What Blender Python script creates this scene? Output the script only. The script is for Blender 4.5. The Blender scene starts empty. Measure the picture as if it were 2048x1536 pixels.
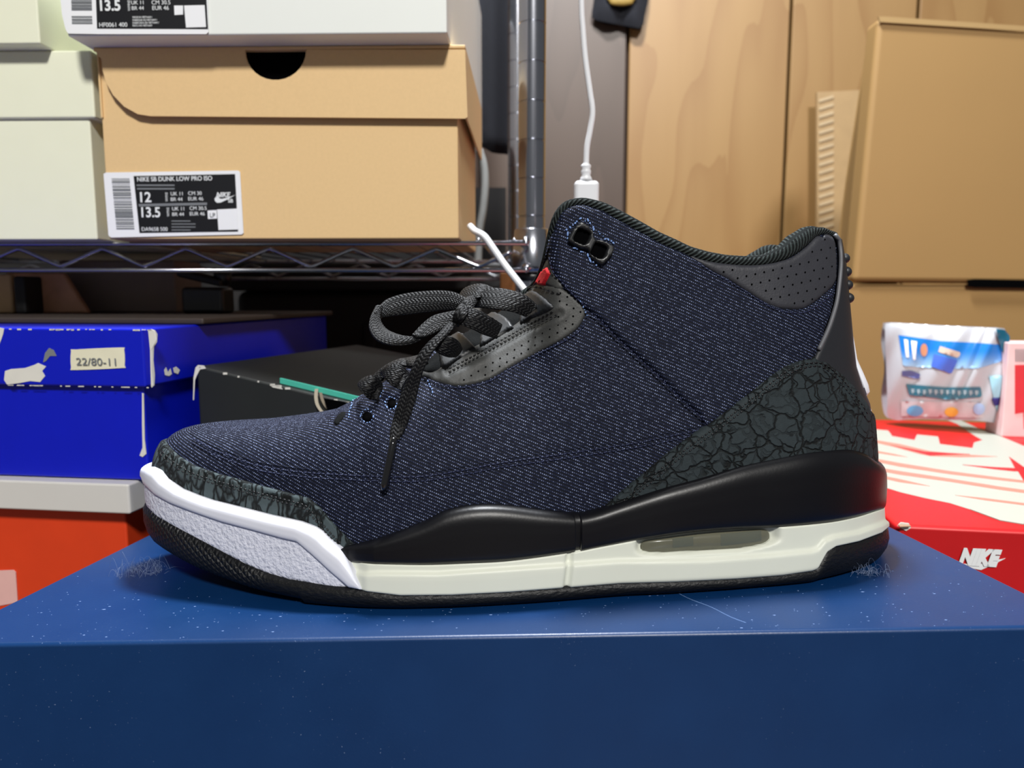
import bpy, bmesh, math, random
import numpy as np
from mathutils import Vector, Matrix
from mathutils.bvhtree import BVHTree
from mathutils.geometry import delaunay_2d_cdt
random.seed(7); rng = np.random.default_rng(7)
SC = bpy.context.scene
COL = SC.collection
# ------------------------------------------------------------------ camera
F = 1480.0
def frame(vpx, vpy, r):
    d = np.array([vpx-1024, 768-vpy, -F]); d /= np.linalg.norm(d)
    x = np.array([math.cos(r), math.sin(r), 0.0]); x -= d*(x@d); x /= np.linalg.norm(x)
    return np.array([x, d, np.cross(x, d)])
RL, HL = frame(1054, 696, .025), .094      # frame of the tilted lid in front, and the eye above it
RW, HW = frame(1060, 591, 0.0), .25        # the room's frame
cam = bpy.data.cameras.new('camera'); co = bpy.data.objects.new('camera', cam); COL.objects.link(co)
cm = Matrix([list(r) for r in RW]).to_4x4(); cm.translation = Vector((0, 0, HW)); co.matrix_world = cm
cam.sensor_width = 36; cam.lens = F/2048*36; cam.clip_start = .01
cam.dof.use_dof = True; cam.dof.focus_distance = .292; cam.dof.aperture_fstop = 13
SC.camera = co
# ------------------------------------------------------------------ world, lights, exposure
w = bpy.data.worlds.new('world'); SC.world = w; w.use_nodes = True
w.node_tree.nodes['Background'].inputs[0].default_value = (.93, .96, 1, 1)
w.node_tree.nodes['Background'].inputs[1].default_value = .15
def area(name, loc, tgt, size, power, col=(1, 1, 1)):
    l = bpy.data.lights.new(name, 'AREA'); l.shape = 'DISK'; l.size = size; l.energy = power; l.color = col
    o = bpy.data.objects.new(name, l); COL.objects.link(o); o.location = loc
    o.rotation_euler = (Vector(tgt)-Vector(loc)).to_track_quat('-Z', 'Y').to_euler(); return o
area('room_lamp', (.42, -1.95, 2.15), (0, .35, .2), .40, 96, (1, .975, .93))
area('ceiling_lamp', (-.02, .56, 1.28), (0, .35, .15), .17, 31, (.93, .96, 1))
vs = SC.view_settings; vs.view_transform = 'Standard'; vs.look = 'None'; vs.gamma = 1; vs.exposure = 0.0
vs.use_curve_mapping = False
# ------------------------------------------------------------------ helpers
def lin(c):
    return tuple(((v/255/12.92) if v/255 <= .04045 else ((v/255+.055)/1.055)**2.4) for v in c)
class NT:
    def __init__(s, name):
        s.m = bpy.data.materials.new(name); s.m.use_nodes = True; s.t = s.m.node_tree
        s.b = s.t.nodes['Principled BSDF']
    def n(s, typ, **kw):
        x = s.t.nodes.new(typ)
        for k, v in kw.items(): setattr(x, k, v)
        return x
    def l(s, a, b): s.t.links.new(a, b)
    def math(s, op, a, b=None, c=None):
        x = s.n('ShaderNodeMath', operation=op)
        for i, v in enumerate((a, b, c)):
            if v is None: continue
            if isinstance(v, (int, float)): x.inputs[i].default_value = v
            else: s.l(v, x.inputs[i])
        return x.outputs[0]
    def mix(s, fac, a, b, typ='MIX'):
        x = s.n('ShaderNodeMix', data_type='RGBA', blend_type=typ)
        for i, v in ((0, fac), (6, a), (7, b)):
            if isinstance(v, (int, float)): x.inputs[i].default_value = v
            elif isinstance(v, tuple): x.inputs[i].default_value = (*v[:3], 1)
            else: s.l(v, x.inputs[i])
        return x.outputs[2]
    def ramp(s, fac, a, b):
        x = s.n('ShaderNodeMapRange', interpolation_type='SMOOTHSTEP'); s.l(fac, x.inputs[0])
        x.inputs[1].default_value = a; x.inputs[2].default_value = b; return x.outputs[0]
    def noise(s, scale, detail=4, vec=None, rough=.5):
        x = s.n('ShaderNodeTexNoise'); x.inputs['Scale'].default_value = scale; x.inputs['Detail'].default_value = detail
        x.inputs['Roughness'].default_value = rough
        if vec is not None: s.l(vec, x.inputs['Vector'])
        return x.outputs[0]
    def obj(s, scale=None):
        o = s.n('ShaderNodeTexCoord').outputs['Object']
        if scale:
            m = s.n('ShaderNodeMapping'); m.inputs['Scale'].default_value = scale; s.l(o, m.inputs[0]); o = m.outputs[0]
        return o
    def bump(s, h, dist, strength=1.0):
        x = s.n('ShaderNodeBump'); x.inputs['Distance'].default_value = dist; x.inputs['Strength'].default_value = strength
        s.l(h, x.inputs['Height']); s.l(x.outputs[0], s.b.inputs['Normal'])
    def set(s, col=None, rough=None, **kw):
        if col is not None:
            if isinstance(col, tuple): s.b.inputs['Base Color'].default_value = (*col[:3], 1)
            else: s.l(col, s.b.inputs['Base Color'])
        if rough is not None:
            if isinstance(rough, (int, float)): s.b.inputs['Roughness'].default_value = rough
            else: s.l(rough, s.b.inputs['Roughness'])
        for k, v in kw.items():
            s.b.inputs[k.replace('_', ' ')].default_value = v
        return s.m
def pm(name, rgb, rough=.6, var=.12, scale=60, bump=0, bscale=900, **kw):
    t = NT(name); c = lin(rgb)
    nz = t.noise(scale, 4, t.obj())
    col = t.mix(nz, tuple(v*(1-var) for v in c), tuple(min(1, v*(1+var)) for v in c))
    if bump: t.bump(t.noise(bscale, 3, t.obj()), bump)
    return t.set(col, rough, **kw)

def tag(o, label=None, cat=None, group=None, kind=None):
    if label: o['label'] = label
    if cat: o['category'] = cat
    if group: o['group'] = group
    if kind: o['kind'] = kind
    return o
def mk(name, V, Fc, mat=None, parent=None, org=(0, 0, 0), smooth=False, uv=None, midx=None):
    me = bpy.data.meshes.new(name)
    V = np.asarray(V, float)-np.asarray(org, float)
    me.from_pydata(V.tolist(), [], [tuple(int(i) for i in f) for f in Fc]); me.validate(clean_customdata=False)
    if mat:
        for m_ in (mat if isinstance(mat, (list, tuple)) else [mat]): me.materials.append(m_)
    if midx is not None: me.polygons.foreach_set('material_index', midx)
    if smooth: me.shade_smooth()
    if uv is not None:
        L = me.uv_layers.new(name='UVMap'); vi = np.zeros(len(me.loops), int); me.loops.foreach_get('vertex_index', vi)
        L.data.foreach_set('uv', np.asarray(uv, float)[vi].ravel())
    me.update()
    o = bpy.data.objects.new(name, me); COL.objects.link(o)
    if parent: o.parent = parent
    return o
def empty(name, loc=(0, 0, 0)):
    o = bpy.data.objects.new(name, None); COL.objects.link(o); o.location = loc; o.empty_display_size = .02; return o
def fixn(o):
    bm = bmesh.new(); bm.from_mesh(o.data); bmesh.ops.recalc_face_normals(bm, faces=bm.faces); bm.to_mesh(o.data); bm.free(); return o
def bevel(o, w_, seg=2, ang=40):
    m = o.modifiers.new('bevel', 'BEVEL'); m.width = w_; m.segments = seg; m.limit_method = 'ANGLE'; m.angle_limit = math.radians(ang)
    o.data.shade_smooth(); m.harden_normals = True; return o
def catmull(P, n=8, closed=False):
    P = np.asarray(P, float); N = len(P); out = []
    for i in range(N if closed else N-1):
        p0 = P[i-1] if (closed or i > 0) else 2*P[0]-P[1]
        p1 = P[i]; p2 = P[(i+1) % N]
        p3 = P[(i+2) % N] if (closed or i+2 < N) else 2*P[-1]-P[-2]
        for k in range(n):
            t = k/n
            out.append(.5*((2*p1)+(-p0+p2)*t+(2*p0-5*p1+4*p2-p3)*t*t+(-p0+3*p1-3*p2+p3)*t**3))
    if not closed: out.append(P[-1])
    return np.array(out)
def resample(P, step, closed=False):
    P = np.asarray(P, float)
    if closed: P = np.vstack([P, P[:1]])
    d = np.r_[0, np.cumsum(np.linalg.norm(np.diff(P[:, :], axis=0), axis=1))]
    n = max(2, int(round(d[-1]/step)))
    t = np.linspace(0, d[-1], n+1)
    if closed: t = t[:-1]
    return np.stack([np.interp(t, d, P[:, k]) for k in range(P.shape[1])], 1)
def sweep(P, r, seg=8, caps=True, up=(0, 0, 1)):
    P = np.asarray(P, float); n = len(P); r = np.broadcast_to(np.asarray(r, float), (n,))
    T = np.gradient(P, axis=0); T /= np.linalg.norm(T, axis=1)[:, None]+1e-12
    u = np.cross(T[0], up)
    if np.linalg.norm(u) < 1e-3: u = np.cross(T[0], (1, 0, 0))
    V = []; Fc = []
    for i in range(n):
        u = u-T[i]*(u@T[i]); u /= np.linalg.norm(u)+1e-12; b = np.cross(T[i], u)
        for k in range(seg):
            a = 2*math.pi*k/seg; V.append(P[i]+r[i]*(math.cos(a)*u+math.sin(a)*b))
    for i in range(n-1):
        for k in range(seg):
            k2 = (k+1) % seg; Fc.append((i*seg+k, i*seg+k2, (i+1)*seg+k2, (i+1)*seg+k))
    if caps: Fc.append(tuple(range(seg-1, -1, -1))); Fc.append(tuple((n-1)*seg+k for k in range(seg)))
    return np.array(V), Fc
def boxv(x0, x1, y0, y1, z0, z1):
    V = [(x, y, z) for z in (z0, z1) for y in (y0, y1) for x in (x0, x1)]
    return V, [(0, 2, 3, 1), (4, 5, 7, 6), (0, 1, 5, 4), (2, 6, 7, 3), (0, 4, 6, 2), (1, 3, 7, 5)]
def join(parts):
    V = []; Fc = []; o = 0
    for v, f in parts:
        V += [tuple(a) for a in v]; Fc += [tuple(i+o for i in q) for q in f]; o += len(v)
    return V, Fc
# room-frame pixel mapping
def wray(px, py): return RW@np.array([px-1024, 768-py, -F])
def W(px, py, y):
    v = wray(px, py); return v*(y/v[1])+np.array([0, 0, HW])
def Wz(px, py, z):
    v = wray(px, py); return v*((z-HW)/v[2])+np.array([0, 0, HW])
# lid-frame pixel mapping
def lray(px, py): return RL@np.array([px-1024, 768-py, -F])
def Ly(px, py, y):
    v = lray(px, py); return v*(y/v[1])+np.array([0, 0, HL])
def Lz(px, py, z=0):
    v = lray(px, py); return v*((z-HL)/v[2])+np.array([0, 0, HL])
def proj(P):
    q = (np.asarray(P)-np.array([0, 0, HL]))@RL      # camera coords
    return 1024-F*q[..., 0]/q[..., 2], 768+F*q[..., 1]/q[..., 2]
ML = Matrix([list(r) for r in (RW@RL.T)]).to_4x4()
ML.translation = Vector((0, 0, HW))-ML.to_3x3()@Vector((0, 0, HL))

#@MATERIALS
# ------------------------------------------------------------------ materials
def mat_denim():
    t = NT('denim'); uv = t.n('ShaderNodeUVMap').outputs[0]
    s = t.n('ShaderNodeSeparateXYZ'); t.l(uv, s.inputs[0]); U, V = s.outputs[0], s.outputs[1]
    o = t.obj(); wob = t.noise(45, 1, o)
    a = t.math('ADD', t.math('MULTIPLY', V, .913), t.math('MULTIPLY', U, .407))
    a = t.math('ADD', t.math('MULTIPLY', a, 2*math.pi/.00118), t.math('MULTIPLY', wob, 2.6))
    b = t.math('SUBTRACT', t.math('MULTIPLY', U, .913), t.math('MULTIPLY', V, .407))
    b = t.math('ADD', t.math('MULTIPLY', b, 2*math.pi/.00078), t.math('MULTIPLY', a, .45))
    b = t.math('ADD', b, t.math('MULTIPLY', t.noise(650, 2, o), 3.2))
    rib = t.math('ADD', t.math('MULTIPLY', t.math('SINE', a), .5), .5)
    dot = t.math('ADD', t.math('MULTIPLY', t.math('SINE', b), .5), .5)
    f = t.math('MULTIPLY', t.math('POWER', rib, 1.7), t.math('ADD', t.math('MULTIPLY', t.math('POWER', dot, 1.5), .66), .34))
    nn = t.ramp(t.noise(800, 3, o), .30, .70)
    f2 = t.math('MULTIPLY', f, t.math('ADD', t.math('MULTIPLY', nn, .60), .46))
    big = t.noise(28, 3, o)
    base = t.mix(big, lin((6, 9, 19)), lin((9, 13, 28)))
    c = t.mix(t.ramp(f2, .04, .5), base, lin((31, 39, 68)))
    c = t.mix(t.ramp(f2, .5, .92), c, lin((168, 182, 218)))
    t.bump(f, .00022, .55)
    return t.set(c, .72, Specular_IOR_Level=.18)
def mat_elephant(name='cracked_leather', sc=150, gated=.75, stretch=(1, 1, 1), dark=(9, 12, 13), light=(56, 70, 74), thr=.10):
    t = NT(name); o = t.obj(stretch)
    nz = t.n('ShaderNodeTexNoise'); nz.inputs['Scale'].default_value = 120; nz.inputs['Detail'].default_value = 3; t.l(o, nz.inputs['Vector'])
    vm = t.n('ShaderNodeVectorMath', operation='MULTIPLY_ADD'); t.l(nz.outputs[1], vm.inputs[0])
    vm.inputs[1].default_value = (.009, .009, .009); t.l(o, vm.inputs[2])
    v = t.n('ShaderNodeTexVoronoi', feature='DISTANCE_TO_EDGE'); v.inputs['Scale'].default_value = sc; t.l(vm.outputs[0], v.inputs['Vector'])
    v2 = t.n('ShaderNodeTexVoronoi', feature='DISTANCE_TO_EDGE'); v2.inputs['Scale'].default_value = sc*.55; t.l(vm.outputs[0], v2.inputs['Vector'])
    gate = t.ramp(t.noise(60, 2, o), .42, .55)
    d1 = t.ramp(v.outputs[0], .0, thr); d1 = t.math('MAXIMUM', d1, t.math('MULTIPLY', gate, gated))
    d2 = t.ramp(v2.outputs[0], .0, thr*.7)
    m = t.math('MULTIPLY', d1, d2)
    g = t.noise(420, 3, o)
    c = t.mix(m, lin(dark), t.mix(g, lin(tuple(k*.78 for k in light)), lin(light)))
    t.bump(t.math('ADD', m, t.math('MULTIPLY', t.noise(1500, 2, o), .12)), .0010, .8)
    return t.set(c, .78, Specular_IOR_Level=.25)
def mat_leather(name, rgb, rough=.42, b=.00012):
    t = NT(name); o = t.obj()
    v = t.n('ShaderNodeTexVoronoi'); v.inputs['Scale'].default_value = 1300; t.l(o, v.inputs['Vector'])
    n2 = t.noise(300, 4, o)
    t.bump(t.math('ADD', t.math('MULTIPLY', v.outputs[0], .5), n2), b, .8)
    return t.set(t.mix(n2, lin(tuple(k*.86 for k in rgb)), lin(rgb)), rough)
def mat_braid(name, dark, light, p=.0016, q=.0008, rough=.6):
    t = NT(name); uv = t.n('ShaderNodeUVMap').outputs[0]
    s = t.n('ShaderNodeSeparateXYZ'); t.l(uv, s.inputs[0]); U, V = s.outputs[0], s.outputs[1]
    av = t.math('PINGPONG', V, q*2)
    a = t.math('MULTIPLY', t.math('ADD', U, t.math('MULTIPLY', av, .8)), 2*math.pi/p)
    b = t.math('MULTIPLY', V, 2*math.pi/q)
    f = t.math('MULTIPLY', t.math('ADD', t.math('MULTIPLY', t.math('SINE', a), .5), .5), t.math('ADD', t.math('MULTIPLY', t.math('SINE', b), .35), .65))
    f = t.math('MULTIPLY', f, t.math('ADD', t.noise(1500, 2, t.obj()), .4))
    t.bump(f, .00045, .9)
    return t.set(t.mix(t.ramp(f, .1, .8), lin(dark), lin(light)), rough, Specular_IOR_Level=.3)
def mat_rope():
    t = NT('collar_knit'); uv = t.n('ShaderNodeUVMap').outputs[0]
    s = t.n('ShaderNodeSeparateXYZ'); t.l(uv, s.inputs[0]); U, V = s.outputs[0], s.outputs[1]
    a = t.math('MULTIPLY', t.math('ADD', U, t.math('MULTIPLY', V, 1.1)), 2*math.pi/.0019)
    a = t.math('ADD', a, t.math('MULTIPLY', t.noise(300, 2, t.obj()), 2.2))
    f = t.math('ADD', t.math('MULTIPLY', t.math('SINE', a), .5), .5)
    f = t.math('ADD', t.math('MULTIPLY', f, .75), t.math('MULTIPLY', t.noise(1800, 2, t.obj()), .4))
    t.bump(f, .0007, 1)
    return t.set(t.mix(t.ramp(f, .2, .95), lin((9, 12, 13)), lin((54, 62, 62))), .9, Specular_IOR_Level=.2)
def mat_tread():
    t = NT('tread_rubber'); uv = t.n('ShaderNodeUVMap').outputs[0]
    m = t.n('ShaderNodeMapping'); m.inputs['Scale'].default_value = (1, 1, 1); m.inputs['Rotation'].default_value = (0, 0, .3); t.l(uv, m.inputs[0])
    s = t.n('ShaderNodeSeparateXYZ'); t.l(m.outputs[0], s.inputs[0])
    p = .0026
    def tri(x, ph): return t.math('ABSOLUTE', t.math('SUBTRACT', t.math('MULTIPLY', t.math('FRACT', t.math('ADD', x, ph)), 2), 1))
    x = t.math('DIVIDE', s.outputs[0], p); y = t.math('DIVIDE', s.outputs[1], p*.8)
    h = t.math('MULTIPLY', t.math('MINIMUM', tri(t.math('ADD', x, t.math('MULTIPLY', y, .5)), 0), tri(t.math('SUBTRACT', x, t.math('MULTIPLY', y, .5)), 0)), 1)
    so = t.n('ShaderNodeSeparateXYZ'); t.l(t.obj(), so.inputs[0])
    zone = t.ramp(so.outputs[0], -.095, -.115)
    h = t.math('MULTIPLY', h, zone)
    h2 = t.math('MULTIPLY', t.noise(700, 3, t.obj((.6, .6, 1.4))), .45)
    t.bump(t.math('ADD', h, h2), .0011, .9)
    return t.set(lin((11, 12, 14)), .5, Specular_IOR_Level=.35)
M = dict(
 denim=mat_denim(),
 elephant=mat_elephant('cracked_leather', 160, .7, (1, 1, 1.2), light=(44, 53, 57), thr=.085),
 elephant_toe=mat_elephant('cracked_leather_toe', 215, .1, (1, 1, .6), light=(72, 84, 88), thr=.15),
 leather=mat_leather('grey_leather', (60, 61, 60), .6),
 collar=mat_leather('charcoal_leather', (50, 51, 58), .55),
 rubber=pm('black_foxing', (9, 9, 13), .38, .1, bump=.00003, Specular_IOR_Level=.35),
 tab=pm('heel_tab_rubber', (30, 32, 37), .5, .1, bump=.00004),
 tabedge=pm('tab_edge', (92, 93, 98), .5, .1),
 plastic=pm('eyelet_plastic', (22, 25, 29), .5, .08, bump=.00003),
 black=pm('black_plastic', (24, 25, 27), .38, .05),
 hole=pm('hole_dark', (3, 3, 4), .9, .05, Specular_IOR_Level=.03),
 white=pm('white_rubber', (208, 210, 220), .42, .03),
 grain=pm('white_rubber_grained', (206, 208, 220), .5, .03, bump=.0009, bscale=620),
 cream=pm('offwhite_midsole', (208, 211, 198), .5, .03),
 plate=pm('white_plate', (240, 242, 250), .4, .02),
 tread=mat_tread(),
 lace=mat_braid('lace_braid', (3, 3, 5), (15, 17, 21)),
 rope=mat_rope(),
 thread=pm('black_thread', (18, 19, 22), .45, .2),
 bluethread=pm('navy_thread', (26, 34, 66), .6, .3),
 fray=pm('frayed_cotton', (120, 150, 205), .7, .6, scale=1200),
 red=pm('red_embroidery', (205, 22, 34), .6, .2, scale=900, bump=.0002, bscale=2500),
 aglet=pm('aglet', (14, 14, 15), .12, .05, Coat_Weight=1),
 lining=pm('lining_knit', (15, 17, 18), .9, .2, bump=.0003, bscale=1500, Specular_IOR_Level=.1),
)

#@SHOE
# ------------------------------------------------------------------ shoe: plan outline
NEAR = np.array([(.1580, .342), (.1553, .329), (.1478, .3138), (.1345, .3005), (.112, .2870), (.0838, .2805), (.0538, .2755), (.0328, .2735),
 (.0024, .268), (-.0297, .2645), (-.0568, .2645), (-.079, .269), (-.098, .275), (-.118, .282), (-.139, .291), (-.1570, .303), (-.1672, .318), (-.1705, .333)])
FAR = np.array([(.1580, .342), (.1555, .355), (.148, .367), (.1345, .374), (.112, .376), (.0838, .375), (.0538, .371), (.0328, .369),
 (.0024, .371), (-.0297, .377), (-.0568, .383), (-.079, .385), (-.098, .385), (-.118, .382), (-.137, .374), (-.1535, .362), (-.1655, .347), (-.1705, .333)])
def dense(P, Q):
    E = np.vstack([Q[1], P, Q[-2]]); out = catmull(E, 60); return out[60:-60]
DN, DF = dense(NEAR, FAR), dense(FAR, NEAR)
k_ = np.r_[0, np.cumsum(np.linalg.norm(np.diff(DN, axis=0), axis=1))]; SLEN = k_[-1]; SD = k_/SLEN
def ctr(side, s):
    D = DN if side == 0 else DF
    return np.stack([np.interp(s, SD, D[:, 0]), np.interp(s, SD, D[:, 1])], -1)
_nx = []
for D, sg in ((DN, 1), (DF, -1)):
    T = np.gradient(D, axis=0); T /= np.linalg.norm(T, axis=1)[:, None]
    # outward normal: near side runs heel to toe (-x), outward is -y
    N_ = np.stack([-T[:, 1], T[:, 0]], 1)*sg; _nx.append(N_)
for i_ in (0, 1):
    if _nx[i_][500][1]*(-1 if i_ == 0 else 1) < 0: _nx[i_] = -_nx[i_]
def nrm(side, s):
    n = np.stack([np.interp(s, SD, _nx[side][:, 0]), np.interp(s, SD, _nx[side][:, 1])], -1)
    return n/np.linalg.norm(n, axis=-1, keepdims=True)
_mx = DN[::-1, 0]; _my = ((DN+DF)/2)[::-1, 1]
def yc(x): return np.interp(x, _mx, _my)
def sstep(x, a, b):
    t = np.clip((x-a)/(b-a), 0, 1); return t*t*(3-2*t)
XA, XB, INS = -.133, .045, .0042
def cv(pts):
    p = np.array(sorted(pts)); return p
def cvs(pts):
    p = catmull(sorted(pts), 8); return p[np.argsort(p[:, 0])]
def zon(XY, curve, it=6):      # height at which a point over XY lies on a pixel curve
    XY = np.atleast_2d(XY); z = np.full(len(XY), .04)
    for _ in range(it):
        px, py = proj(np.c_[XY, z]); t = np.interp(px, curve[:, 0], curve[:, 1])
        v = np.stack([px-1024, 768-t, np.full(len(px), -F)], 1)@RL.T
        z = HL+v[:, 2]*(XY[:, 1]/v[:, 1])
    return z
TOP = cv([(300, 850), (372, 849), (440, 845), (520, 842), (575, 835), (634, 827), (676, 819), (720, 796), (760, 770), (820, 733), (900, 684), (980, 638), (1040, 598), (1074, 570),
 (1088, 540), (1097, 508), (1101, 478), (1113, 439), (1128, 417), (1148, 409), (1169, 409), (1206, 421), (1236, 439), (1275, 460), (1314, 482), (1353, 499), (1382, 512), (1421, 522), (1459, 528), (1498, 530), (1537, 527),
 (1576, 516), (1595, 505), (1615, 489), (1632, 472), (1650, 466), (1675, 474)])
def spine(side, s):
    x = ctr(0, s)[..., 0]; lo = XA; hi = XB
    xs = np.where(x > hi, hi+(x-hi)*.0, x); xs = np.where(xs < lo, lo, xs)
    k = .006     # soften the clamps
    xs = hi-np.logaddexp(0, (hi-x)/k)*k; xs = lo+np.logaddexp(0, (xs-lo)/k)*k
    return np.stack([xs, yc(xs)], -1)
sT = np.linspace(0, 1, 1401)
_x = ctr(0, sT)[:, 0]
_w = sstep(_x, -.045, .040)
_gt = 1-.80*sstep(_x, .000, .014)
_gt = np.where(_x > .09, _gt, _gt)
_C = ctr(0, sT)-nrm(0, sT)*INS; _S = spine(0, sT)
_gz = _gt+(.14-_gt)*sstep(_x, .10, .15)
_topxy = _C+(_S-_C)*_gz[:, None]
_zt = zon(_topxy, TOP)
_kb = np.hanning(241); _kb /= _kb.sum(); _zs = np.convolve(np.pad(_zt, 120, 'edge'), _kb, 'valid')
_k = np.hanning(25); _k /= _k.sum(); _zt = np.convolve(np.pad(_zt, 12, 'edge'), _k, 'valid')
_z0 = .021+.008*sstep(-_x, .11, .16)+.010*sstep(_x, .0, .03)
_n = 2.1+1.6*sstep(-_x, -.02, .14)
GT_T = [0, .12, .25, .32, .39, .47, .57, .68, .88, 1]
GT_H = [0, 0, .010, .022, .052, .078, .090, .100, .118, .140]
GT_S = [0, 0, .020, .038, .060, .082, .108, .135, .180, .20]
def S(side, s, v):
    s = np.clip(np.asarray(s, float), 0, 1); v = np.asarray(v, float)
    C = ctr(side, s)-nrm(side, s)*(INS-.0018*sstep(-ctr(0, s)[..., 0], .12, .16))[..., None]; P = spine(side, s)
    g_t = np.interp(s, sT, _gt); zt = np.interp(s, sT, _zt); z0 = np.interp(s, sT, _z0); w_ = np.interp(s, sT, _w); n = np.interp(s, sT, _n)
    x = ctr(0, s)[..., 0]; hw = sstep(x, .10, .15)
    ph = v*math.pi/2
    gc = 1-np.power(np.clip(np.cos(ph), 0, 1), 2/n); zc = np.power(np.clip(np.sin(ph), 0, 1), 2/n)
    gs = np.interp(v, GT_T, GT_H)*hw+np.interp(v, GT_T, GT_S)*(1-hw)
    v3 = np.clip(v, 0, 1)**3
    g = (1-w_)*gc*(1+(g_t-1)*v3)+w_*gs*(1+(g_t/.2-1)*v3)
    zf = (1-w_)*zc+w_*v
    XY = C+(P-C)*g[..., None]
    zs_ = np.interp(s, sT, _zs)
    return np.concatenate([XY, (z0+(zs_-z0)*zf+(zt-zs_)*np.clip(v, 0, 1)**4)[..., None]], -1)
def SN(side, s, v):
    s = np.asarray(s, float); v = np.asarray(v, float); e = .0015
    s1, s0 = np.clip(s+e, 0, 1), np.clip(s-e, 0, 1)
    a = S(side, s1, v)-S(side, s0, v); b = S(side, s, np.clip(v+.006, 0, 1))-S(side, s, np.clip(v-.006, 0, .994))
    n = np.cross(a, b); n /= np.linalg.norm(n, axis=-1, keepdims=True)+1e-12
    if side == 1: n = -n
    return -n if SGN < 0 else n
SGN = 1
if SN(0, np.array([.5]), np.array([.3]))[0][1] > 0: SGN = -1
NS, NV = 520, 96
sg = np.linspace(0, 1, NS+1); vg = np.linspace(0, 1, NV+1)
G = S(0, np.repeat(sg, NV+1), np.tile(vg, NS+1))
ARC = np.zeros((NS+1, NV+1)); Gr = G.reshape(NS+1, NV+1, 3)
ARC[:, 1:] = np.cumsum(np.linalg.norm(np.diff(Gr, axis=1), axis=2), axis=1)
def uvof(s, v, P):
    fs = np.clip(s, 0, 1)*NS; fv = np.clip(v, 0, 1)*NV
    i = np.minimum(fs.astype(int), NS-1); j = np.minimum(fv.astype(int), NV-1); a = fs-i; b = fv-j
    A = (ARC[i, j]*(1-a)+ARC[i+1, j]*a)*(1-b)+(ARC[i, j+1]*(1-a)+ARC[i+1, j+1]*a)*b
    z0 = np.interp(s, sT, _z0); k = sstep(-P[..., 0], .035, .10)
    return np.stack([P[..., 0], (A*.95+z0)*k+P[..., 2]*(1-k)], -1)
QF = [(i*(NV+1)+j, (i+1)*(NV+1)+j, (i+1)*(NV+1)+j+1, i*(NV+1)+j+1) for i in range(NS) for j in range(NV)]
BVH = BVHTree.FromPolygons([Vector(p) for p in G], QF)
EYE = Vector((0, 0, HL))
def pix(px, py):
    d = Vector(lray(px, py)).normalized(); loc, n, idx, dist = BVH.ray_cast(EYE, d)
    if loc is None:
        loc, n, idx, dist = BVH.find_nearest(Vector(Ly(px, py, .325)))
        loc, n, idx, dist = BVH.find_nearest(EYE+d*((loc-EYE).dot(d)))
    i, j = divmod(idx, NV); p = np.array(loc)
    for _ in range(2):
        A = Gr[i, j]; B = Gr[i+1, j]; D = Gr[i, j+1]; e1 = B-A; e2 = D-A
        m = np.array([[e1@e1, e1@e2], [e1@e2, e2@e2]])+np.eye(2)*1e-14
        a, b = np.linalg.solve(m, np.array([(p-A)@e1, (p-A)@e2]))
        break
    return (i+min(max(a, 0), 1))/NS, (j+min(max(b, 0), 1))/NV
def hity(px, py):
    loc = BVH.ray_cast(EYE, Vector(lray(px, py)).normalized())[0]
    return None if loc is None else loc.y

BASE = np.array([0., .33, 0.])
shoe = empty('sneaker'); shoe.matrix_world = ML@Matrix.Translation(Vector(BASE))
tag(shoe, 'navy denim high-top sneaker with black laces standing on the blue shoebox', 'shoe')
def sp(name, V, Fc, mat, uv=None, smooth=True, par=None, label=None, kind=None, midx=None):
    o = mk(name, V, Fc, mat, par or shoe, BASE, smooth, uv, midx)
    if label: o['label'] = label
    if kind: o['kind'] = kind
    return o
def gridf(n, m, off=0, closed=False, flip=False):
    out = []
    for i in range(n if closed else n-1):
        for j in range(m-1):
            a = (i*m+j, ((i+1) % n)*m+j, ((i+1) % n)*m+j+1, i*m+j+1)
            out.append(tuple(k+off for k in (a[::-1] if flip else a)))
    return out
# body: both sides as one closed surface
ring_s = [(0, s) for s in sg]+[(1, s) for s in sg[::-1][1:-1]]
V = np.concatenate([S(sd, np.full(NV+1, s), vg) for sd, s in ring_s])
uvb = np.concatenate([uvof(np.full(NV+1, s), vg, S(sd, np.full(NV+1, s), vg)) for sd, s in ring_s])
body = fixn(sp('denim_upper', V, gridf(len(ring_s), NV+1, closed=True), M['denim'], uvb))

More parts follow.
